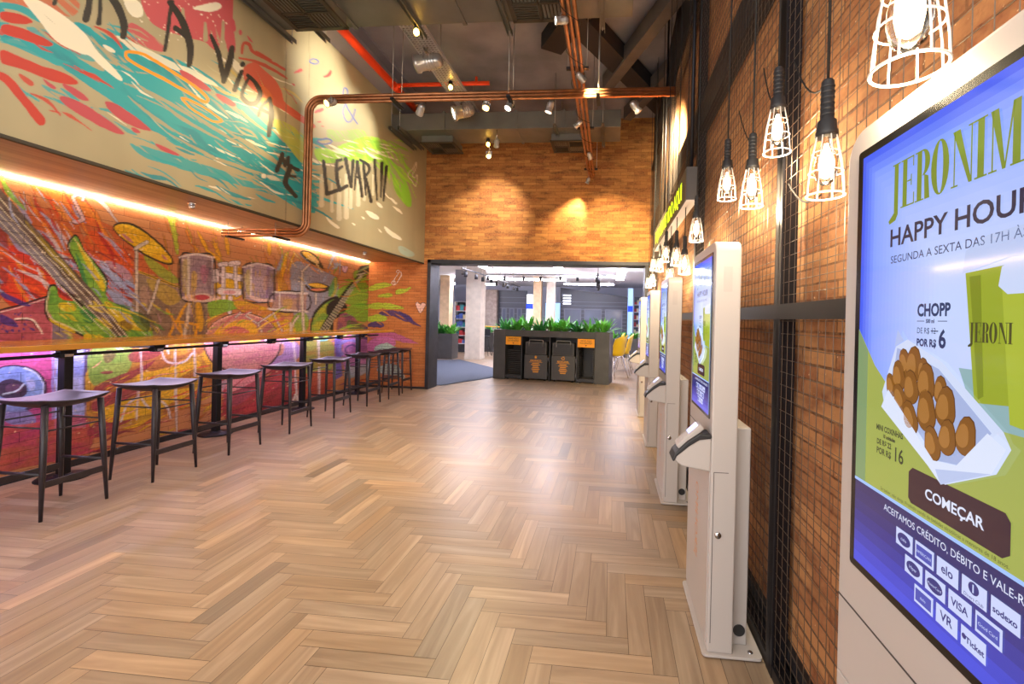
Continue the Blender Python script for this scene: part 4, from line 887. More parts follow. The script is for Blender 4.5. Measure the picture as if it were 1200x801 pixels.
def rrect(y0, y1, z0, z1, r, n=6, corners=(1, 1, 1, 1)):
    p = []
    for (cy, cz, a0), on in zip(((y1 - r, z1 - r, 0), (y0 + r, z1 - r, PI / 2), (y0 + r, z0 + r, PI), (y1 - r, z0 + r, 1.5 * PI)), corners):
        if on: p += [(cy + r * math.cos(a0 + PI / 2 * k / n), cz + r * math.sin(a0 + PI / 2 * k / n)) for k in range(n + 1)]
        else: p.append((y1 if a0 in (0, 1.5 * PI) else y0, z1 if a0 in (0, PI / 2) else z0))
    return p
def make_kiosk():
    t = thing('ordering_kiosk', '', 'kiosk'); hw = .262
    mb = MB(); mb.prism(rrect(-.02, .235, -.275, .275, .02), .006, .018, 'z'); mb.build('base_plate', 'kiosk_white', t, bevel=.002)
    mb = MB()
    for x, y in ((.19, -.24), (.19, .24)): mb.lathe([(.012, .018), (.012, .021), (.006, .0235)], (x, y, 0), 12)
    mb.build('bolt', 'chrome', t)
    mb = MB(); mb.box(0, .215, -.255, .255, 0, .006); mb.build('foot_pad', 'rubber', t)
    mb = MB(); mb.prism(rrect(-hw, hw, .018, 1.81, .055, 8, (1, 1, 0, 0)), 0, .11, 'x'); body = mb.build('body', 'kiosk_white', t, bevel=.007, seg=3)
    # seams of the service door
    mb = MB(); mb.box(-.0008, .002, -hw + .004, hw - .004, .938, .941); mb.box(.012, .0145, -hw - .0008, -hw + .004, .06, .80); mb.box(.012, .075, -hw - .0008, -hw + .004, .799, .8015); mb.build('door_seam', 'gap', t)
    mb = MB(); mb.prism(rrect(-hw + .012, hw - .012, .05, .80, .006, 3), -.004, .0, 'x'); d = mb.build('service_door', 'kiosk_white', t, bevel=.0015)
    v, f = text_geo('JERONIMO', .085, 'LEFT', 0, .9); mb = MB(); mb.add([(-.0046, .03 - b, .30 + a) for a, b in v], f); mb.build('lettering', 'letter_orange', d)
    mb = MB(); mb.lathe([(.014, -hw - .007), (.014, -hw + .001)], (.035, 0, .53), 16, 'y'); lk = mb.build('lock', 'chrome', t)
    mb = MB(); mb.box(.032, .038, -hw - .0078, -hw - .006, .521, .539); mb.build('keyhole', 'gap', lk)
    mb = MB(); mb.box(.035, .072, -hw - .0012, -hw + .002, 1.585, 1.695); mb.build('side_label', 'kiosk_grey', t)
    # screen
    mb = MB(); a, b = rrect(-.218, .218, 1.02, 1.765, .006, 3), None
    mb.prism(a, -.0022, .002, 'x'); mb.build('screen_bezel', 'screen_edge', t)
    make_display().build('screen', 'screen_light', t)
    # rear housing
    mb = MB(); mb.box(.11, .186, -.2, .2, .018, .985); r = mb.build('rear_housing', 'kiosk_white', t, bevel=.006)
    mb = MB(); mb.tube([(.152, -.197, .085), (.152, -.204, .085)], .026, 18); mb.build('cable_hole', 'rubber', r)
    # payment terminal in its sloping cradle
    prof = [(.0, .80), (.0, .962), (-.055, .955), (-.15, .868), (-.155, .842), (-.125, .82)]
    mb = MB(); mb.prism(prof, -hw + .002, -hw + .10, 'y'); c = mb.build('terminal_cradle', 'kiosk_white', t, bevel=.006)
    top = [(.0, .962), (-.05, .965), (-.1, .93), (-.155, .875), (-.168, .845), (-.158, .838), (-.147, .862), (-.095, .908), (-.05, .938), (0, .945)]
    mb = MB(); mb.prism(top, -hw - .004, -hw + .106, 'y'); mb.build('cradle_rim', 'rubber', c, bevel=.005)
    mb = MB(); n = Vector((-.58, 0, .815)).normalized(); mid = Vector((-.088, -hw + .051, .944)); d2 = Vector((-.72, 0, -.69)).normalized()
    mb.bar(mid - d2 * .072, mid + d2 * .072, .074, .03, n); tm = mb.build('card_terminal', 'kiosk_grey', t, bevel=.008, seg=3)
    mb = MB(); mb.bar(mid - d2 * .058 + n * .0155, mid - d2 * .004 + n * .0155, .058, .003, n); mb.build('terminal_screen', 'blue_glow', tm)
    mb = MB()
    for i in range(4):
        for j in range(3):
            q = mid + d2 * (.014 + i * .0135) + n * .0155 + Vector((0, (j - 1) * .02, 0)); mb.bar(q - d2 * .0045, q + d2 * .0045, .015, .004, n)
    mb.build('keypad', 'kiosk_grey', tm)
    return t
k0 = make_kiosk()
KL = ['big white ordering kiosk nearest the camera, its bright screen filling the right edge', 'second white ordering kiosk from the camera, its whole side and base in view', 'third white ordering kiosk from the camera along the mesh wall', 'fourth white ordering kiosk from the camera along the mesh wall', 'farthest white ordering kiosk, next to the wide opening']
for i in range(5):
    o = k0 if i == 0 else dup(k0, (0, 0, 0)); o.location = (.448, .64 + 1.6 * i, 0); o['label'] = KL[i]; o['group'] = 'ordering kiosks along the mesh wall'

# ================================================================== WIRE MESH SCREEN ON THE RIGHT WALL
XM = .70
ms = thing('mesh_screen', 'black steel frame with square wire mesh in front of the right brick wall', 'mesh screen', (XM, 4, 0))
PY = [0.0, 1.9, 3.8, 5.7, 7.6]
for y in PY:
    mb = MB(); mb.box(XM - .012, XM + .06, y + .012, y + .02, .0, 4.34); mb.box(XM - .012, XM - .004, y - .01 + .0, y + .055, .0, 4.34); mb.build('post', 'black_steel', ms)
mb = MB(); mb.box(XM - .012, XM + .06, -.3, YF - .06, 1.497, 1.505); mb.box(XM - .014, XM - .006, -.3, YF - .06, 1.47, 1.532); mb.build('rail', 'black_steel', ms)
mb = MB(); mb.box(XM + .004, XM + .075, -.3, YF - .06, 3.06, 3.31); mb.build('beam', 'black_paint', ms)
mb = MB(); mb.box(XM - .01, XM + .06, -.3, YF - .06, 4.28, 4.35); mb.build('top_rail', 'black_steel', ms)
mb = MB(); mb.box(XM - .01, XM + .05, -.3, YF - .06, .0, .05); mb.build('bottom_rail', 'black_steel', ms)
mb = MB(); sp = .052; rr = random.Random(5)
def wire(a, b): mb.tube([a, b], .0013, 4, False, False)
y = -.3
while y < YF - .08:
    wire((XM - .001, y, .03), (XM - .001, y, 4.3)); y += sp
z = .06
while z < 4.3:
    wire((XM + .0015, -.3, z), (XM + .0015, YF - .07, z)); z += sp
mb.build('wire_mesh', 'steel_wire', ms)
# loose tie wires on the mesh
for i, (u0, v0, u1, v1, sag, lb) in enumerate(((930, 70, 975, 92, 25, 'thin loose black cable hooked on the mesh beside the nearest caged lamp'), (895, 80, 912, 118, -20, 'thin loose black cable looped on the mesh beside the high lamp'), (866, 130, 886, 172, -14, 'thin loose black cable on the mesh above the fourth caged lamp'), (924, 215, 962, 228, 14, 'thin loose black cable sagging on the mesh beside the steel post'))):
    a, b = on_x(u0, v0, XM - .02), on_x(u1, v1, XM - .02); pts = []
    for k in range(9):
        q = a.lerp(b, k / 8); q.z -= abs(sag) / 300 * math.sin(PI * k / 8); pts.append(q)
    mb = MB(); mb.tube(pts, .003, 6); tag(mb.build('loose_cable', 'cord'), lb, 'cable', 'loose cables on the mesh')

# illuminated sign above the kiosks
sg = thing('order_sign', 'long dark box sign with glowing yellow green letters above the kiosks', 'sign', (.64, 5, 2.4))
x0, x1, ya, yb, za, zb = .585, .68, 3.68, 6.38, 2.44, 2.715
mb = MB(); mb.box(x0, x1, ya, yb, za + .006, zb); mb.build('sign_case', 'sign_box', sg, bevel=.003)
mb = MB(); mb.box(x0 - .002, x0 - .0002, ya + .01, yb - .01, za + .012, zb - .006); mb.build('sign_face', 'sign_face', sg)
mb = MB(); mb.box(x0 + .004, x1 - .004, ya + .004, yb - .004, za, za + .0055); mb.build('sign_underside', 'sign_under', sg)  # lit look of the underside put into its pale colour
v, f = text_geo('FAÇA SEU PEDIDO AQUI', .215, 'CENTER', .003, .96)
mb = MB(); mb.add([(x0 - .004, (ya + yb) / 2 - a, za + .065 + b) for a, b in v], f); mb.build('lettering', 'sign_letter', sg)
for y in (3.8, 5.7):
    mb = MB(); mb.tube([(.64, y, zb), (.64, y, 5.3)], .012 if y > 5 else .016, 10); mb.build('hanging_rod', 'black_steel', sg)

# ================================================================== CAGED PENDANT LAMPS
def cage(mb):
    N = 8; prof = [(.024, .085), (.031, .05), (.041, 0), (.048, -.06), (.05, -.095)]
    for k in range(N):
        a = 2 * PI * k / N; mb.tube([(r * math.cos(a), r * math.sin(a), z) for r, z in prof], .0017, 6, True)
    for r, z in ((.036, .025), (.0445, -.03), (.05, -.095)): mb.tube([(r * math.cos(2 * PI * k / 24), r * math.sin(2 * PI * k / 24), z) for k in range(24)], .0017 if z > -.05 else .0024, 6, False, True, True)
def make_pendant():
    t = thing('pendant_lamp', '', 'pendant lamp')
    mb = MB(); mb.lathe([(.012, .235), (.017, .228), (.018, .12), (.025, .116), (.027, .09), (.03, .085), (.03, .072), (.02, .07)], n=18)
    for k in range(6): mb.lathe([(.0178, .13 + k * .016), (.0196, .134 + k * .016), (.0178, .138 + k * .016)], n=16)
    mb.build('socket', 'rubber', t)
    mb = MB(); cage(mb); mb.build('cage', 'cage_white', t)
    mb = MB(); mb.lathe([(.012, .072), (.013, .055), (.022, .03), (.03, -.005), (.03, -.03), (.022, -.055), (.008, -.066)], n=20); b = mb.build('bulb', 'glass', t)
    mb = MB(); mb.lathe([(.004, .05), (.007, .03), (.013, .012), (.015, -.015), (.012, -.038), (.004, -.045)], n=14); mb.build('filament', 'bulb_core', b)
    l = bpy.data.lights.new('bulb_light', 'POINT'); l.energy = 5.0 * L_PEND; l.color = (1, .80, .52); l.shadow_soft_size = .03
    lo = bpy.data.objects.new('bulb_light', l); COL.objects.link(lo); lo.parent = t; lo.location = (0, 0, -.12)
    return t
pd0 = make_pendant()
PEND = [(1066, 8, .44), (968, 190, .60), (911, 150, .625), (881, 217, .62), (852, 213, .62), (816, 267, .60), (802, 308, .62), (785.5, 322, .6), (792.5, 299, .6), (780.5, 296, .57), (773, 309, .6), (766, 309, .6), (764.5, 327, .6), (760, 330, .6)]
for i, (u, v, X) in enumerate(PEND):
    p = on_x(u, v, X); o = pd0 if i == 0 else dup(pd0, (0, 0, 0)); o.location = p
    o['group'] = 'caged bulb lamps along the mesh wall'
    o['label'] = ('white caged bulb lamp hanging nearest the camera, cut by the top edge' if i == 0 else 'farthest white caged bulb lamp, hanging by the wide opening' if i == len(PEND) - 1 else 'white caged bulb lamp on a black cord, %s from the camera' % ORD[i])
    top = 5.295 - (0 if i else 0)
    mb = MB(); mb.tube([(p.x, p.y, p.z + .232), (p.x + .004, p.y, (p.z + top) / 2), (p.x, p.y, top)], .0042, 6); mb.build('cord', 'cord', o)

# ================================================================== COPPER PIPES
def arc_path(pts, rad, n=7):
    out = [Vector(pts[0])]
    for i, (a, b, c) in enumerate(zip(pts[:-2], pts[1:-1], pts[2:])):
        r = rad[i] if isinstance(rad, list) else rad
        a, b, c = Vector(a), Vector(b), Vector(c); u = (a - b).normalized(); w = (c - b).normalized()
        ctr = b + (u + w) * r
        for k in range(n + 1):
            t = PI / 2 * k / n; out.append(ctr - w * r * math.cos(t) - u * r * math.sin(t))
    out.append(Vector(pts[-1])); return out
YT, ZT = 4.97, 3.985
cp = thing('copper_pipe_run', 'bundle of three copper conduits crossing the hall and bending down the painted panel', 'pipe', (XP, YT, ZT))
for k in range(3):
    d = (k - 1) * .046
    z0, z1 = ZT, 2.40
    d *= .78
    q = arc_path([(XM - .05, YT, z0 + d), (XP + .08 - d, YT, z0 + d), (XP + .08 - d, YT, z1 + d), (-4.72, YT, z1 + d)], [.15 + d, .13 - d])
    mb = MB(); mb.tube(q, .0175, 12); mb.build('pipe', 'copper', cp)
for x in (-2.55, -1.2, -.2):
    mb = MB(); mb.box(x - .02, x + .02, YT - .13, YT + .13, ZT - .08, ZT - .056); cl = mb.build('clamp', 'black_steel', cp)
    mb = MB(); mb.tube([(x, YT - .11, ZT - .03), (x, YT - .11, 5.29)], .004, 6); mb.build('hanger_rod', 'rod', cl); mb = MB(); mb.tube([(x, YT + .11, ZT - .03), (x, YT + .11, 5.29)], .004, 6); mb.build('hanger_rod', 'rod', cl)
for x in (-3.95, -4.55):
    mb = MB(); mb.box(x - .02, x + .02, YT - .12, YT + .12, 2.325, 2.345); cl = mb.build('clamp', 'black_steel', cp)
    mb = MB(); mb.tube([(x, YT - .1, 2.335), (x, YT - .1, ZS)], .004, 6); mb.build('hanger_rod', 'rod', cl); mb = MB(); mb.tube([(x, YT + .1, 2.335), (x, YT + .1, ZS)], .004, 6); mb.build('hanger_rod', 'rod', cl)
lp = thing('copper_pipe_run', 'bundle of three copper conduits running away along the hall towards the far brick wall', 'pipe', (-.42, 6, 4.1))
for k in range(3):
    x = -.42 + (k - 1) * .05
    mb = MB(); mb.tube([(x, 1.2, 4.09), (x, 8.25, 4.09)], .0185, 10); mb.build('pipe', 'copper', lp)
for y in (4.72, 6.2, 7.9):
    mb = MB(); mb.box(-.54, -.30, y - .02, y + .02, 4.115, 4.14); cl = mb.build('clamp', 'black_steel', lp)
    mb = MB(); mb.tube([(-.52, y, 4.13), (-.52, y, 5.29)], .004, 6); mb.build('hanger_rod', 'rod', cl); mb = MB(); mb.tube([(-.32, y, 4.13), (-.32, y, 5.29)], .004, 6); mb.build('hanger_rod', 'rod', cl)
mb = MB()
for k in range(160):
    y = 2.5 + k * .035; a = k * .33; mb.v and None
pts = [(-.42 + .085 * math.cos(k * .28), 2.6 + k * .03, 4.09 + .035 * math.sin(k * .28)) for k in range(180)]
mb.tube(pts, .0035, 5); mb.build('wrapped_cable', 'cord', lp)

# ================================================================== SPOTLIGHTS
def make_spot(size=.95):
    t = thing('spotlight', '', 'spotlight'); s = size
    h = thing('lamp_head', '', 'x'); del h['label']; del h['category']; h.parent = t
    mb = MB(); mb.lathe([(.03 * s, .12 * s), (.05 * s, .10 * s), (.055 * s, .05 * s), (.055 * s, -.05 * s), (.066 * s, -.06 * s), (.066 * s, -.085 * s), (.058 * s, -.085 * s), (.05 * s, -.07 * s)], n=20)
    for k in range(4): mb.lathe([(.0551 * s, .0 + k * .02 * s), (.0605 * s, .005 * s + k * .02 * s), (.0551 * s, .01 * s + k * .02 * s)], n=20)
    c = mb.build('can', 'can', h)
    mb = MB(); mb.lathe([(.05 * s, -.075 * s), (.05 * s, -.0735 * s)], n=20); mb.build('lens', 'lamp_face', c)
    mb = MB()
    for sx in (-1, 1): mb.bar((.064 * s * sx, 0, -.01), (.064 * s * sx, 0, .075 * s), .006, .022, (1, 0, 0))
    mb.bar((-.064 * s, 0, .075 * s), (.064 * s, 0, .075 * s), .022, .006); mb.tube([(0, 0, .075 * s), (0, 0, .1 * s)], .008, 8); mb.build('yoke', 'chrome', t)
    l = bpy.data.lights.new('lamp_light', 'SPOT'); l.energy = 60 * L_SPOT; l.color = (1, .91, .76); l.spot_size = math.radians(64); l.spot_blend = .9; l.shadow_soft_size = .04
    lo = bpy.data.objects.new('lamp_light', l); COL.objects.link(lo); lo.parent = h; lo.location = (0, 0, -.1 * s)
    return t
sp0 = make_spot()
SPOTS = [ # pixel, height, aim point, power, colour, label
 (500, 73, 4.64, (-3.72, 5.35, 4.45), 26, None, 'big chrome can spotlight on the left, below the perforated cable tray'),
 (541, 131, 4.62, (-3.72, 6.05, 4.0), 30, None, 'big chrome can spotlight hanging behind the crossing copper pipe'),
 (582, 168, 4.28, (-2.4, 8.5, 3.4), 55, None, 'chrome can spotlight in front of the duct by the far wall'),
 (570, 123, 3.90, (-1.5, 3.0, 0), 55, 'warm', 'glaring yellow spotlight hanging from the middle of the crossing copper pipe'),
 (573, 181, 4.24, (-2.0, 4.5, 0), 40, 'warm', 'glaring yellow spotlight just below the far duct'),
 (387, 120, 3.90, (-3.72, 4.0, 3.2), 16, 'warm', 'yellow spotlight hanging at the left end of the crossing copper pipe'),
 (493, 129, 3.90, (-3.72, 6.8, 3.0), 30, None, 'spotlight on the crossing copper pipe, left of the big chrome cans'),
 (597, 123, 3.90, (-2.6, 3.5, 0), 50, None, 'small bright spotlight just right of the glaring yellow one on the crossing pipe'),
 (644, 126, 3.90, (-2.0, 5.4, 0), 50, None, 'spotlight on the crossing copper pipe, left of the pipe junction'),
 (745, 126, 3.90, (.78, 5.6, 3.4), 330, 'warm', 'spotlight at the right end of the crossing copper pipe'),
 (657, 24, 4.03, (-3.72, 2.8, 3.4), 34, None, 'spotlight on the long copper pipes, next to the near air diffuser'),
 (681, 91, 4.03, (.78, 6.6, 3.5), 200, 'warm', 'spotlight on the long copper pipes, just before the crossing'),
 (677, 146, 4.03, (-4.6, 7.2, 1.0), 50, None, 'spotlight on the long copper pipes, third along towards the far wall'),
 (691, 183, 4.03, (.0, 8.5, 3.0), 70, 'warm', 'spotlight on the long copper pipes, last but one before the far wall'),
 (689, 212, 4.02, (-.9, 8.5, 3.2), 60, 'warm', 'last spotlight at the far end of the long copper pipes')]
def aim(h, d):
    d = Vector(d).normalized(); h.rotation_euler = (-d).to_track_quat('Z', 'Y').to_euler()
for i, (u, v, z, tgt, pw, colr, lb) in enumerate(SPOTS):
    p = on_z(u, v, z)
    o = sp0 if i == 0 else dup(sp0, (0, 0, 0)); o.location = p; o['label'] = lb; o['group'] = 'spotlights under the ceiling'
    o.scale = (1.75,) * 3 if i < 2 else (.6,) * 3 if i in (10, 11, 12, 13, 14) else (.74,) * 3
    for h in o.children:
        if h.name.startswith('lamp_head'):
            aim(h, Vector(tgt) - p)
            for ch in h.children:
                if ch.type == 'LIGHT':
                    ch.data = ch.data.copy(); ch.data.energy = pw * L_SPOT
                    if colr: ch.data.color = (1, .78, .44)
                    if i in (9, 11): ch.data.spot_size = 2.2 if i == 9 else 1.25
                elif colr:
                    for g in ch.children:
                        g.data = g.data.copy(); g.data.materials[0] = M['lamp_warm']
        elif h.name.startswith('yoke'): h.rotation_euler = (0, 0, math.atan2(tgt[1] - p.y, tgt[0] - p.x) + PI / 2)
    zz = {0: 4.855, 1: 4.855, 2: 4.5, 4: 4.5}.get(i)
    if zz:
        k = 1.75 if i < 2 else .74
        mb = MB(); mb.tube([(p.x, p.y, p.z + .1 * k), (p.x, p.y, zz + (k - 1) * 0)], .008, 8); q = mb.build('stem', 'chrome', o); q.scale = (1 / k,) * 3
# small bare yellow lamps tucked above the duct and tray
for u, v, z, lb in ((488, 36, 4.44, 'small yellow lamp under the near duct'), (528, 101, 4.785, 'small yellow lamp on the end of the perforated tray'), (572, 168, 4.42, 'small yellow lamp under the far duct')):
    p = on_z(u, v, z); t = thing('small_lamp', lb, 'lamp', p, 'small yellow ceiling lamps')
    mb = MB(); mb.lathe([(.02, .08), (.03, .06), (.03, .02), (.022, .015)], p, 14); mb.build('socket', 'black_steel', t)
    mb = MB(); mb.lathe([(.018, .018), (.03, -.01), (.028, -.03), (.01, -.05)], p, 14); mb.build('bulb', 'lamp_warm', t)

# ================================================================== DUCTS AND CEILING SERVICES
def duct(y0, y1, z0, x0, x1, h, label, m, difs, straps, cap):
    t = thing('air_duct', label, 'duct', ((x0 + x1) / 2, (y0 + y1) / 2, z0))
    mb = MB(); mb.box(x0, x1, y0, y1, z0, z0 + h); mb.build('duct_body', m, t, bevel=.004)
    for x in (x0 + .9, x0 + 2.1, x1 - .9):
        mb = MB(); mb.box(x - .02, x + .02, y0 - .02, y1 + .02, z0 - .01, z0 + h + .02); mb.build('flange', m, t)
    for xc, yc in difs:
        mb = MB(); w, d = .27, .24; zb = z0 - .13
        mb.box(xc - w, xc + w, yc - d, yc + d, zb + .012, z0)
        n = mb.build('diffuser_neck', m, t)
        mb = MB(); mb.box(xc - w - .02, xc + w + .02, yc - d - .02, yc - d + .025, zb, zb + .02); mb.box(xc - w - .02, xc + w + .02, yc + d - .025, yc + d + .02, zb, zb + .02)
        mb.box(xc - w - .02, xc - w + .025, yc - d, yc + d, zb, zb + .02); mb.box(xc + w - .025, xc + w + .02, yc - d, yc + d, zb, zb + .02); mb.box(xc - .012, xc + .012, yc - d, yc + d, zb, zb + .018); mb.box(xc - w, xc + w, yc - .012, yc + .012, zb, zb + .018)
        mb.build('diffuser_frame', 'grille_gold', n)
        mb = MB()
        for qx in (-1, 1):
            for qy in (-1, 1):
                for k in range(7):
                    f = (k + .7) / 7.6
                    if qx * qy > 0: xx = xc + qx * w * f; mb.bar((xx, yc + qy * .02, zb + .012), (xx, yc + qy * (d - .03), zb + .012), .006, .026, (.5, 0, 1))
                    else: yy = yc + qy * d * f; mb.bar((xc + qx * .02, yy, zb + .012), (xc + qx * (w - .03), yy, zb + .012), .006, .026, (0, .5, 1))
        mb.build('louvres', 'grille_gold', n)
        mb = MB(); mb.box(xc - w + .02, xc + w - .02, yc - d + .02, yc + d - .02, zb + .032, zb + .036); mb.build('diffuser_dark', 'black_paint', n)
    for xs in straps:
        mb = MB(); mb.box(xs - .025, xs - .02, y0 - .18, y1 + .16, z0 - .055, z0 - .012); mb.box(xs + .02, xs + .025, y0 - .18, y1 + .16, z0 - .055, z0 - .012); mb.box(xs - .025, xs + .025, y0 - .18, y1 + .16, z0 - .014, z0 - .01)
        b = mb.build('support_rail', 'duct', t)
        mb = MB(); mb.tube([(xs, y0 - .14, z0 - .05), (xs, y0 - .14, 5.29)], .005, 6); mb.build('hanger_rod', 'rod', b); mb = MB(); mb.tube([(xs, y1 + .12, z0 - .05), (xs, y1 + .12, 5.29)], .005, 6); mb.build('hanger_rod', 'rod', b)
duct(2.9, 4.52, 4.52, XP + .02, .14, .30, 'wide grey air duct across the top of the photo with two square diffusers', 'duct', [(-3.06, 4.1), (-.75, 4.1)], [-3.62, -3.22, -2.1, -1.15, -.16], 0)
duct(7.03, 7.62, 4.5, XP + .02, .08, .27, 'narrow dark green grey air duct in front of the far brick wall', 'duct', [(-3.0, 7.5), (-.78, 7.5)], [-3.62, -3.48, -.95, -.2], 1)
tr = thing('cable_tray', 'perforated steel cable tray running under the ceiling left of the middle', 'cable tray', (-2.42, 6, 4.9))
mb = MB(); x0, x1 = -2.56, -2.28; nx, ny = 6, 96; y0, y1 = 3.2, 7.3
for i in range(nx + 1): xx = x0 + (x1 - x0) * i / nx; mb.box(xx - .009, xx + .009, y0, y1, 4.85, 4.853)
for j in range(ny + 1): yy = y0 + (y1 - y0) * j / ny; mb.box(x0, x1, yy - .009, yy + .009, 4.85, 4.8531)
mb.build('perforated_base', 'tray_steel', tr)
mb = MB(); mb.box(x0 - .003, x0, y0, y1, 4.85, 4.9); mb.box(x1, x1 + .003, y0, y1, 4.85, 4.9); mb.build('side_flange', 'tray_steel', tr)
for y in (4.2, 5.6, 7.0):
    mb = MB(); mb.tube([(x0 + .02, y, 4.85), (x0 + .02, y, 5.29)], .005, 6); mb.build('hanger_rod', 'rod', tr); mb = MB(); mb.tube([(x1 - .02, y, 4.85), (x1 - .02, y, 5.29)], .005, 6); mb.build('hanger_rod', 'rod', tr)
fp = thing('fire_pipe', 'bright orange red sprinkler pipe along the top of the painted panel with a cross branch', 'pipe', (-3.36, 5.5, 4.95))
mb = MB(); mb.tube([(-3.37, 1.0, 4.93), (-3.37, 7.2, 4.93)], .056, 14); mb.build('main_pipe', 'red_pipe', fp)
mb = MB(); mb.tube([(-3.37, 6.5, 4.955), (-1.9, 6.5, 4.955)], .03, 12); mb.build('branch_pipe', 'red_pipe', fp)
mb = MB(); mb.lathe([(.06, -.06), (.06, .06)], (-3.37, 6.5, 4.93), 16, 'y'); mb.build('coupling', 'red_pipe', fp)
mb = MB(); mb.tube([(-2.1, 6.5, 4.93), (-2.1, 6.5, 5.05)], .02, 10); mb.build('sprinkler_drop', 'red_pipe', fp)
# steel beam at the head of the panel
mb = MB(); mb.box(XP + .005, XP + .3, .2, 7.75, 4.96, 4.98); mb.box(XP + .14, XP + .16, .2, 7.75, 4.98, 5.27); mb.box(XP + .005, XP + .3, .2, 7.75, 5.27, 5.3); struct(mb.build('trim_3', 'beam_grey'))
# joists and dark beams at the upper right
for i, (a, b, w, m) in enumerate((((-.15, 6.9, 5.12), (.95, 4.3, 5.12), .15, 'joist'), ((.2, 7.9, 5.1), (1.0, 5.9, 5.1), .14, 'joist'), ((-.9, 4.7, 5.16), (.95, 8.0, 5.16), .3, 'beam_dark'), ((-.9, 6.0, 5.2), (.95, 3.0, 5.2), .3, 'beam_dark'))):
    mb = MB(); mb.bar(a, b, w, .22); struct(mb.build('trim_%d' % (4 + i), m))

# ================================================================== TRAY AND WASTE STATION
ws = thing('waste_station', 'dark grey tray return station with two bin bays and a planted top trough', 'waste station')
Lw, Dw, Hw = 2.78, .55, 1.17
mb = MB(); mb.box(0, .3, 0, Dw, 0, Hw); mb.build('end_panel', 'station', ws, bevel=.004)
mb = MB(); mb.box(Lw - .33, Lw, 0, Dw, 0, Hw); mb.build('end_panel', 'station', ws, bevel=.004)
mb = MB(); mb.box(.3, Lw - .33, .02, .04, Hw - .15, Hw - .005); mb.box(.3, Lw - .33, Dw - .04, Dw - .02, Hw - .15, Hw - .005); mb.box(.3, Lw - .33, .04, Dw - .04, Hw - .15, Hw - .13); mb.build('planter_trough', 'station', ws)
mb = MB(); mb.box(.3, Lw - .33, .04, Dw - .04, Hw - .05, Hw - .03); mb.build('soil', 'soil', ws)
mb = MB(); mb.box(.3, Lw - .33, Dw - .03, Dw, .0, Hw - .15); mb.build('back_panel', 'tray_dark', ws)
for x in (.70, 1.385, 2.03):
    mb = MB(); mb.box(x - .012, x + .012, .03, Dw - .03, 0, Hw - .151); mb.build('divider', 'tray_dark', ws)
for xa, xb in ((.31, .685), (2.05, 2.44)):
    mb = MB(); mb.box(xa, xb, .03, Dw - .05, .03, .10); mb.box(xa + .02, xa + .06, .05, .09, 0, .03); mb.box(xb - .06, xb - .02, .05, .09, 0, .03); mb.build('tray_bay_base', 'tray_dark', ws)
    mb = MB(); mb.box(xa, xb, -.004, .012, Hw - .35, Hw - .16); lb = mb.build('amber_label', 'amber', ws)
    mb = MB()
    for tx, z, sz in (('DEIXE AQUI', Hw - .222, .052), ('SUA BANDEJA', Hw - .272, .05)):
        v, f = text_geo(tx, sz, 'CENTER', 0, .9); mb.add([((xa + xb) / 2 + a, -.0055, z + b) for a, b in v], f)
    c = (xa + xb) / 2; mb.add([(c - .02, -.0055, Hw - .3), (c + .02, -.0055, Hw - .3), (c, -.0055, Hw - .33)], [(0, 1, 2)]); mb.build('label_text', 'trim_dark', lb)
mb = MB()
for k in range(14): mb.box(2.06, 2.10, .04, Dw - .06, .14 + k * .045, .15 + k * .045); mb.box(2.39, 2.43, .04, Dw - .06, .14 + k * .045, .15 + k * .045)
mb.box(2.055, 2.062, .04, Dw - .06, .1, .82); mb.box(2.428, 2.435, .04, Dw - .06, .1, .82); mb.build('tray_runners', 'station', ws)
wsloc, wsrot = Vector((-2.77, 10.36, 0)), math.atan2(-.40, 2.75)
ws.location = wsloc; ws.rotation_euler = (0, 0, wsrot)
def W(x, y, z): return wsloc + Vector((x * math.cos(wsrot) - y * math.sin(wsrot), x * math.sin(wsrot) + y * math.cos(wsrot), z))
def make_tray():
    t = MB(); t.prism(rrect(-.17, .17, 0, .36, .03, 4), .0, .006, 'z'); t.prism(rrect(-.175, .175, -.005, .365, .034, 4), .006, .013, 'z'); return t
tr0 = None
for k in range(14):
    p = W(.5, .06, .105 + k * .044)
    if tr0 is None: o = tr0 = make_tray().build('serving_tray', 'bin_body'); tag(o, '', 'tray')
    else: o = tr0.copy(); COL.objects.link(o)
    o.location = p; o.rotation_euler = (0, 0, wsrot); o['group'] = 'serving trays stacked in the station'; o['label'] = 'dark serving tray in the stack under the left amber label'
def make_bin():
    t = thing('waste_bin', '', 'bin'); w = .28
    mb = MB(); mb.box(-w, w, 0, .42, .04, .60); mb.build('bin_body', 'bin_body', t, bevel=.008)
    mb = MB(); mb.box(-w + .01, w - .03, .02, .42, .605, .90); mb.build('bin_lid', 'bin_body', t, bevel=.008)
    mb = MB(); mb.box(-w + .04, w - .07, .012, .02, .63, .86); mb.build('push_flap', 'tray_dark', t, bevel=.003)
    mb = MB(); mb.tube(arc_path([(-.17, .005, .80), (-.17, .005, .945), (.17, .005, .945), (.17, .005, .80)], .03), .009, 8); mb.build('handle', 'rod', t)
    for x in (-w + .07, w - .07):
        for y in (.06, .36):
            mb = MB(); mb.lathe([(.022, -.012), (.022, .012)], (x, y, .022), 12, 'x'); mb.build('caster', 'rubber', t)
    mb = MB(); mb.box(w - .002, w + .012, .05, .09, .12, .2); mb.box(w - .002, w + .012, .05, .09, .46, .54); mb.build('hinge', 'chrome', t)
    return t
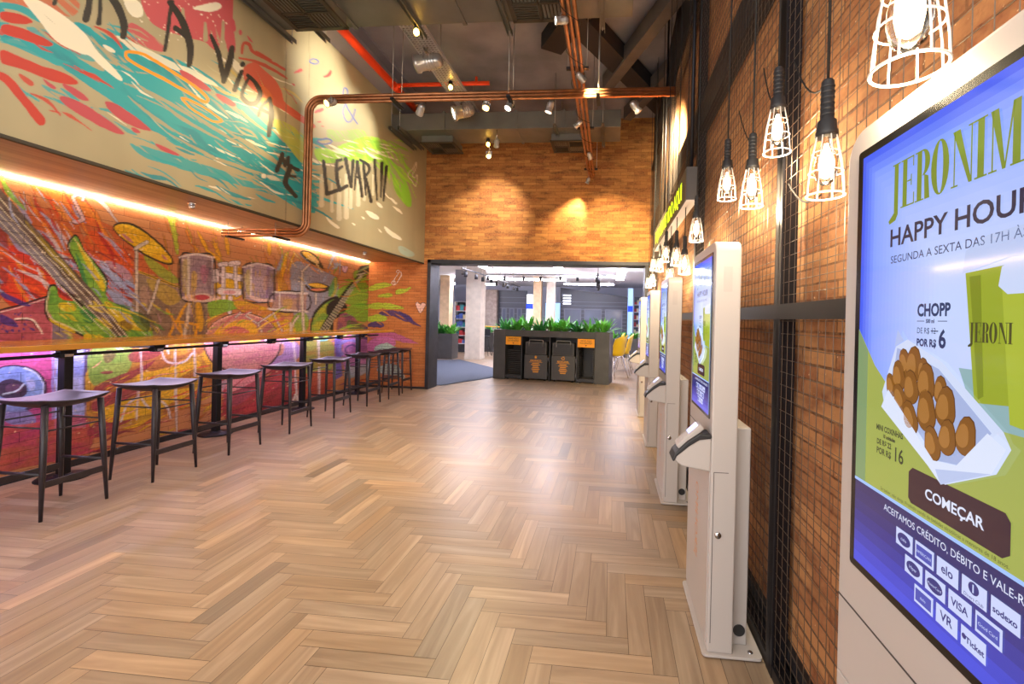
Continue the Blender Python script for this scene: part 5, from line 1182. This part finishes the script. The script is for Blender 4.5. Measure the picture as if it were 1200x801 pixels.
def bin_mark(t, title, icon):
    mb = MB(); y = -.0015
    v, f = text_geo(title, .058, 'CENTER', .001, .88); mb.add([(a - .0, y, .445 + b) for a, b in v], f)
    ws_ = [.15, .2, .13, .15, .18, .14, .12, .1]
    mb.add([(-.16, y, .425), (.16, y, .425), (.16, y, .431), (-.16, y, .431)], [(0, 1, 2, 3)])
    for k in range(7):
        a = ws_[k] * .55; z = .395 - k * .034; mb.add([(-a, y, z), (a, y, z), (a, y, z + .014), (-a, y, z + .014)], [(0, 1, 2, 3)])
    c = (0, .545)
    if icon == 'recycle':
        for k in range(3):
            r = 2 * PI * k / 3 + PI / 2; R = lambda x, z: (c[0] + x * math.cos(r) - z * math.sin(r), y, c[1] + x * math.sin(r) + z * math.cos(r))
            mb.add([R(.012, .022), R(.035, .022), R(.035, -.014), R(.026, -.014), R(.026, .012), R(.012, .012)], [(0, 1, 2, 3, 4, 5)])
            mb.add([R(.016, -.014), R(.046, -.014), R(.031, -.032)], [(0, 1, 2)])
    else:
        mb.add([(-.022, y, .52), (.022, y, .52), (.026, y, .56), (-.026, y, .56)], [(0, 1, 2, 3)]); mb.add([(-.03, y, .566), (.03, y, .566), (.03, y, .573), (-.03, y, .573)], [(0, 1, 2, 3)]); mb.add([(-.01, y, .574), (.01, y, .574), (.01, y, .582), (-.01, y, .582)], [(0, 1, 2, 3)])
    return mb.build('printed_notice', 'amber', t)
b0 = make_bin(); b1 = dup(b0, (0, 0, 0))
for o, x, title, icon, lb in ((b0, 1.05, 'ORGÂNICO', 'bin', 'dark grey waste bin with a handle, left bay of the station'), (b1, 1.71, 'RECICLÁVEL', 'recycle', 'dark grey waste bin with a recycling triangle, right bay of the station')):
    bin_mark(o, title, icon); o.location = W(x, .03, 0); o.rotation_euler = (0, 0, wsrot); o['label'] = lb; o['group'] = 'waste bins in the station'

def foliage(name, loc, n, ln, spread, m, label, group, w=.035, seed=0, base=.06):
    rr = random.Random(seed); mb = MB()
    for k in range(n):
        a = rr.uniform(0, 2 * PI); L = ln * rr.uniform(.6, 1.1); tilt = rr.uniform(.15, 1) * spread
        r0 = rr.uniform(0, base); p = Vector((r0 * math.cos(a), r0 * math.sin(a), 0)); d = Vector((math.cos(a) * math.sin(tilt), math.sin(a) * math.sin(tilt), math.cos(tilt)))
        side = Vector((-math.sin(a), math.cos(a), 0)); pts = []
        for q in range(6):
            t = q / 5; wd = w * (math.sin(PI * min(.98, t * .92 + .08)) ** .8) * rr.uniform(.9, 1.1)
            c = p + d * (L * t); c.z -= L * .38 * t * t * math.sin(tilt)
            c += Vector((math.cos(a), math.sin(a), 0)) * (L * .12 * t * t)
            pts += [c - side * wd, c + Vector((0, 0, .22 * wd)), c + side * wd]
        f = []
        for q in range(5):
            i = q * 3; f += [(i, i + 1, i + 4, i + 3), (i + 1, i + 2, i + 5, i + 4)]
        mb.add([v + Vector(loc) for v in pts], f, None, True)
    o = mb.build(name, m); o.location = (0, 0, 0); tag(o, label, 'plant', group)
    return o
NP = 9
for i in range(NP):
    p = W(.2 + i * (Lw - .4) / (NP - 1), .24, Hw - .03)
    lb = 'green leafy plant in the station trough, ' + ('first from the left end' if i == 0 else 'last at the right end' if i == NP - 1 else ORD[i] + ' from the left end')
    foliage('leafy_plant', p, 46, .36 + .04 * (i % 3), .95, 'leaf' if i % 3 else 'leaf_dark', lb, 'plants along the station trough', .032, 20 + i, .12)

# ================================================================== HALL BEYOND THE OPENING
def slab(name, m, *b): mb = MB(); mb.box(*b); return struct(mb.build(name, m))
YB = 26.0
slab('ceiling_hall', 'ceiling_white', -13, 4, YF + .4, YB, 3.35, 3.45)
slab('wall_hall_back', 'wall_pale', -13, 4, YB, YB + .1, 0, 3.35)
slab('wall_hall_left', 'wall_pale', -13.1, -13, YF + .3, YB, 0, 3.45)
slab('wall_hall_right', 'wall_pale', 2.6, 2.7, YF + .3, YB, 0, 3.45)
slab('wall_hall_front_left', 'wall_pale', -13, XW - .1, YF + .1, YF + .3, 0, 3.45)
slab('wall_hall_front_right', 'wall_pale', XR + .1, 2.7, YF + .1, YF + .3, 0, 3.45)
mb = MB(); mb.box(-13, XW, YF + .4, YB, -.06, -.002); struct(mb.build('floor_hall', 'concrete'))
mb = MB(); mb.prism([(-3.5, 8.98), (-2.86, 10.3), (-2.6, 11.2), (-3.3, 12.4), (-4.98, 14.45), (-7.2, 13.2), (-7.2, 9.4)], .001, .014, 'z')
tag(mb.build('entrance_mat', 'mat_rug'), 'dark blue grey carpet mat on the wooden floor beside the tray station', 'mat')
def column(x0, x1, y0, y1, m, label):
    t = thing('column', label, 'column', ((x0 + x1) / 2, (y0 + y1) / 2, 0), 'columns of the hall')
    mb = MB(); mb.box(x0, x1, y0, y1, .10, 3.35); mb.build('shaft', m, t, bevel=.01)
    mb = MB(); mb.box(x0 - .012, x1 + .012, y0 - .012, y1 + .012, 0, .10); mb.build('plinth', m, t)
column(-4.95, -4.42, 14.75, 15.3, 'concrete', 'broad pale stone column nearest the opening, left of the tray station')
column(-7.95, -7.5, 20, 20.5, 'concrete_warm', 'warm toned column behind the left planter')
column(-3.56, -3.2, 20, 20.4, 'concrete_warm', 'warm beige column in the middle behind the station plants')
column(-2.95, -2.58, 20, 20.4, 'concrete', 'pale grey column right of the warm beige one')
# planter on the left
pl = thing('planter_box', 'dark grey planter box filled with shrubs on the left beyond the opening', 'planter', (-5.9, 15, 0))
mb = MB(); mb.box(-6.7, -5.32, 14.55, 14.6, .0, .86); mb.box(-6.7, -5.32, 15.1, 15.15, 0, .86); mb.box(-6.7, -6.65, 14.6, 15.1, 0, .86); mb.box(-5.37, -5.32, 14.6, 15.1, 0, .86); mb.build('box', 'station', pl)
mb = MB(); mb.box(-6.65, -5.37, 14.6, 15.1, .7, .78); mb.build('soil', 'soil', pl)
for i in range(4): foliage('leafy_plant', (-6.42 + i * .32, 14.85, .77), 44, .58, .95, 'leaf' if i % 2 else 'leaf_dark', 'green shrub in the left planter box, %s from its left end' % ORD[i], 'shrubs in the left planter', .045, 60 + i, .1)
# product shelving
def shelves(x0, x1, y, z1, n, label, seed, group):
    t = thing('product_shelf', label, 'shelf', ((x0 + x1) / 2, y, 0), 'product shelves in the shops')
    mb = MB(); mb.box(x0, x0 + .03, y, y + .4, 0, z1); mb.box(x1 - .03, x1, y, y + .4, 0, z1); mb.build('side_panel', 'shelf_white', t)
    mb = MB(); mb.box(x0 + .03, x1 - .03, y + .37, y + .4, 0, z1); mb.build('back_panel', 'shop_slat', t)
    rr = random.Random(seed)
    for k in range(n):
        z = .35 + k * (z1 - .4) / n; mb = MB(); mb.box(x0 + .03, x1 - .03, y + .02, y + .37, z, z + .025); mb.build('shelf_board', 'shelf_white', t)
        x = x0 + .05; j = 0
        while x < x1 - .16:
            w = rr.uniform(.08, .15); h = rr.uniform(.12, min(.24, (z1 - .4) / n - .06))
            mb = MB(); mb.box(x, x + w, y + .06, y + .25, z + .0255, z + .0255 + h); mb.box(x + .01, x + w - .01, y + .058, y + .06, z + .03 + h * .3, z + .03 + h * .6)
            o = mb.build('product_box', rr.choice(['box_red', 'box_teal', 'box_cream', 'box_blue', 'box_red']), None, bevel=.004)
            tag(o, 'small coloured product box on the %s shelf' % group, 'box', 'boxes on the %s shelf' % group); x += w + .02; j += 1
shelves(-6.3, -5.55, 17.4, 2.05, 5, 'white product shelf between the left planter and the broad stone column', 3, 'left shop')
shelves(1.15, 1.9, 23.2, 2.7, 6, 'white product shelf at the far right beyond the kiosks', 4, 'far right shop')
mb = MB(); mb.box(-6.3, -5.55, 17.4, 17.8, 2.06, 3.34); tag(mb.build('shop_fascia', 'mirror'), 'dark mirrored fascia above the left product shelf', 'fascia')
# shopfronts
def shop(x0, x1, y, z1, label, slats, z1b=None):
    t = thing('shopfront', label, 'shopfront', ((x0 + x1) / 2, y, 0)); z1b = z1b or z1
    mb = MB(); mb.prism([(x0, 0), (x1, 0), (x1, z1b), (x0, z1)], y, y + .2, 'y'); mb.build('shutter', 'shop_dark', t)
    mb = MB()
    for k in range(slats): z = .2 + k * (min(z1, z1b) - .3) / slats; mb.box(x0 + .05, x1 - .05, y - .02, y, z, z + .03)
    mb.build('slats', 'shop_slat', t)
    for k in range(3):
        xa = x0 + .2 + k * (x1 - x0 - .3) / 3; mb = MB(); mb.box(xa, xa + (x1 - x0) / 3 - .25, y - .04, y - .021, .3, 2.0); f = mb.build('window_frame', 'shop_slat', t)
        mb = MB(); mb.box(xa + .06, xa + (x1 - x0) / 3 - .31, y - .045, y - .041, .36, 1.94); mb.build('pane', 'shop_glass', f)
    return t
shop(-6.2, -4.62, 24, 2.95, 'dark slatted shopfront left of the blue and white sign', 9)
t = shop(-2.6, .82, 22.5, 3.05, 'long dark shopfront with a sloping top on the right behind the plants', 12, 2.62)
mb = MB()
for k in range(4): mb.box(-2.45, -2.05, 22.44, 22.452, 2.2 + k * .14, 2.27 + k * .14)
mb.build('lit_menu', 'white_sign', t)
slab('wall_stone', 'stone_wall', -7.0, -6.2, 23.6, 24.2, 0, 2.95)
tt = thing('shop_sign', 'glowing white and blue shop sign pillar in the far middle', 'sign', (-4.42, 24, 0))
mb = MB(); mb.box(-4.6, -4.24, 23.9, 24.1, 0, 2.75); mb.build('pillar', 'white_sign', tt)
mb = MB(); mb.box(-4.61, -4.23, 23.88, 23.9, 1.95, 2.25); mb.build('blue_band', 'blue_sign', tt)
tt = thing('shop_sign', 'pale blue glowing glass panel at the far right beside the shelf', 'sign', (.95, 23, 0))
mb = MB(); mb.box(.84, 1.1, 22.9, 23.0, 0, 3.1); mb.build('glass_panel', 'sky_panel', tt)
mb = MB(); mb.box(.85, 1.09, 22.88, 22.9, 1.9, 2.2); mb.build('blue_band', 'blue_sign', tt)
tt = thing('shop_window', 'pale lit display panel between the two grey columns', 'display', (-3.05, 23, 0))
mb = MB(); mb.box(-3.5, -2.7, 23.5, 23.6, .4, 2.3); mb.build('panel', 'sky_panel', tt)
mb = MB(); mb.box(-3.55, -2.65, 23.6, 23.66, 0, 2.35); mb.build('frame', 'shop_slat', tt)
# light bars, mostly added and hung low to brighten the ceiling; tracks and spots
for i, (x, y, w, d, lb) in enumerate(((-3.9, 12.2, .3, 3.0, 'added light bar hung over the dark mat'), (-1.6, 12.0, .3, 3.0, 'added light bar hung behind the tray station'), (.3, 15.5, .3, 3.0, 'added light bar hung over the yellow chairs'), (-3.4, 17.6, 3.2, .3, 'long bright hanging light bar before the middle columns'), (-8.5, 16.0, .3, 3.0, 'added light bar hung over the far left planter'), (-1.0, 19.5, 2.2, .3, 'added light bar hung before the long dark shopfront'), (-6.6, 20.5, 2.5, .3, 'added light bar hung before the slatted shopfront'))):
    t = thing('fill_light_bar', lb, 'ceiling light', (x, y, 3.35), 'light bars hung to brighten the hall ceiling')
    mb = MB(); mb.box(x - w / 2, x + w / 2, y - d / 2, y + d / 2, 2.98, 3.03); mb.build('diffuser', 'panel_light', t)
    for sx in (-1, 1):
        mb = MB(); mb.box(x + sx * w * .5 - .012, x + sx * w * .5 + .012, y - d / 2 - .01, y + d / 2 + .01, 2.975, 3.035); mb.build('end_cap', 'ceiling_white', t)
        mb = MB(); mb.tube([(x + sx * w * .4, y, 3.03), (x + sx * w * .4, y, 3.35)], .004, 6); mb.build('hanger_rod', 'rod', t)
def track(a, b, n, label):
    a, b = Vector(a), Vector(b); t = thing('light_track', label, 'light track', a)
    mb = MB(); mb.bar(a, b, .04, .035); mb.build('rail', 'black_paint', t)
    for k in range(int((b - a).length / 2) + 1):
        p = a.lerp(b, min(1, k * 2 / (b - a).length)); mb = MB(); mb.tube([p, (p.x, p.y, 3.35)], .006, 6); mb.build('hanger', 'rod', t)
    d = (b - a).normalized()
    for k in range(n):
        p = a.lerp(b, (k + .5) / n); mb = MB(); s = .16 * (1 if k % 2 else -1)
        mb.tube([(p.x, p.y, p.z - .01), (p.x, p.y, p.z - .08)], .01, 6); mb.lathe([(.03, .06), (.05, .05), (.055, -.09), (.045, -.09), (.04, -.075)], (p.x + s * .15, p.y, p.z - .13), 12); h = mb.build('track_head', 'black_paint', t)
        mb = MB(); mb.lathe([(.04, -.0765), (.04, -.075)], (p.x + s * .15, p.y, p.z - .13), 12); mb.build('lens', 'lamp_face', h)
track((-5.9, 17.0, 3.12), (-.2, 16.6, 3.12), 8, 'black light track crossing the hall ceiling from left to right')
track((-4.3, 12.4, 2.85), (-4.1, 19.6, 2.85), 9, 'black light track with a row of spots running deep on the left')
track((-.45, 14.0, 2.9), (-.55, 19.0, 2.9), 7, 'black light track with a cluster of spots running deep on the right')
# tables and chairs
def make_chair():
    t = thing('shell_chair', '', 'chair'); n = 10; P = []
    for i in range(n + 1):
        for j in range(n + 1):
            u, v = i / n, 2 * j / n - 1
            if u < .5: x = .22 - .8 * u; z = .45 + .02 * math.cos(u * 4) ; w = .21 + .03 * u
            else: q = (u - .5) / .5; x = -.18 - .09 * q; z = .46 + .40 * q; w = .235 - .04 * q
            e = v * v; P.append((x + (.07 * e if u > .4 else 0), w * v, z + (.05 * e if u < .6 else 0) - (.06 * e * max(0, u - .8) * 5)))
    m = n + 1; f = [(i * m + j, i * m + j + 1, (i + 1) * m + j + 1, (i + 1) * m + j) for i in range(n) for j in range(n)]
    mb = MB(); mb.add(P, f, None, True); s = mb.build('shell', 'chair_yellow', t); so = s.modifiers.new('thick', 'SOLIDIFY'); so.thickness = .012
    for sx in (-1, 1):
        for sy in (-1, 1):
            mb = MB(); mb.tube([(.1 * sx - .02, .13 * sy, .455), (.22 * sx - .02, .23 * sy, 0)], .009, 8); mb.build('leg', 'chrome', t)
    mb = MB(); mb.bar((-.12, 0, .45), (.1, 0, .45), .3, .012); mb.build('seat_frame', 'chrome', t)
    return t
c0 = make_chair()
CH = [(.1, 11.25, 2.4), (.30, 12.0, 3.0), (.20, 12.75, 3.1), (.40, 13.4, 3.2), (.16, 14.1, 3.2)]
CL = ['yellow shell chair nearest the right end of the tray station', 'first yellow shell chair of the outer row, right of the station', 'second yellow shell chair of the outer row, right of the station', 'third yellow shell chair of the outer row, right of the station', 'farthest yellow shell chair of the outer row, right of the station']
for i, (x, y, r) in enumerate(CH):
    o = c0 if i == 0 else dup(c0, (0, 0, 0)); o.location = (x, y, 0); o.rotation_euler = (0, 0, r); o.scale = (1.1, 1.1, 1.22); o['label'] = CL[i]; o['group'] = 'yellow chairs beyond the station'
def table(name, x0, x1, y0, y1, h, top, label):
    t = thing(name, label, 'table', ((x0 + x1) / 2, (y0 + y1) / 2, 0))
    mb = MB(); mb.box(x0, x1, y0, y1, h - .035, h); mb.build('table_top', top, t, bevel=.006)
    for x in (x0 + .06, x1 - .06):
        for y in (y0 + .06, y1 - .06):
            mb = MB(); mb.bar((x, y, 0), (x, y, h - .036), .04, .04); mb.build('leg', 'dark_chair', t)
table('dining_table', -1.1, -.45, 12.0, 14.6, .86, 'dark_chair', 'long dark dining table among the yellow chairs')
table('high_table', -5.4, -4.35, 17.0, 17.5, 1.1, 'table_yellow', 'yellow topped high table just right of the broad stone column')
def make_dark_stool():
    t = thing('high_chair', '', 'stool')
    mb = MB(); mb.lathe([(.15, .70), (.19, .715), (.19, .74), (.17, .745)], n=20); mb.build('seat', 'dark_chair', t)
    mb = MB(); mb.box(-.16, .16, .15, .175, .74, 1.0); mb.build('backrest', 'dark_chair', t, bevel=.01)
    for sx in (-1, 1):
        for sy in (-1, 1): mb = MB(); mb.tube([(.1 * sx, .1 * sy, .71), (.19 * sx, .19 * sy, 0)], .012, 8); mb.build('leg', 'dark_chair', t)
    mb = MB(); mb.tube([(.15 * math.cos(k * PI / 8), .15 * math.sin(k * PI / 8), .28) for k in range(16)], .008, 6, False, True, True); mb.build('foot_ring', 'dark_chair', t)
    return t
d0 = make_dark_stool()
for i, (x, y, lb) in enumerate(((-4.75, 16.5, 'dark high chair in front of the yellow topped table, left one'), (-4.25, 16.55, 'dark high chair in front of the yellow topped table, right one'))):
    o = d0 if i == 0 else dup(d0, (0, 0, 0)); o.location = (x, y, 0); o['label'] = lb; o['group'] = 'dark chairs at the yellow table'
# low hedge in a planter at the back
for i in range(5): foliage('leafy_plant', (.15 + i * .38, 17.6, .74), 34, .34, .95, 'leaf_dark' if i % 2 else 'leaf', 'small green plant behind the yellow chairs, %s from the left' % ORD[i], 'plants behind the yellow chairs', .035, 90 + i, .1)
t = thing('planter_box', 'low dark planter box behind the yellow chairs', 'planter', (.9, 17.6, 0))
mb = MB(); mb.box(-.1, 2.0, 17.45, 17.75, 0, .74); mb.build('box', 'station', t, bevel=.005)
for i in range(4): foliage('leafy_plant', (-6.6 + i * .5, 18.4, .8), 30, .4, .95, 'leaf_dark', 'small dark plant behind the broad stone column, %s from the left' % ORD[i], 'plants behind the stone column', .04, 110 + i, .1)
t = thing('planter_box', 'low dark planter box behind the broad stone column', 'planter', (-5.8, 18.4, 0))
mb = MB(); mb.box(-6.8, -4.9, 18.25, 18.55, 0, .8); mb.build('box', 'station', t, bevel=.005)
bpy.context.view_layer.update()
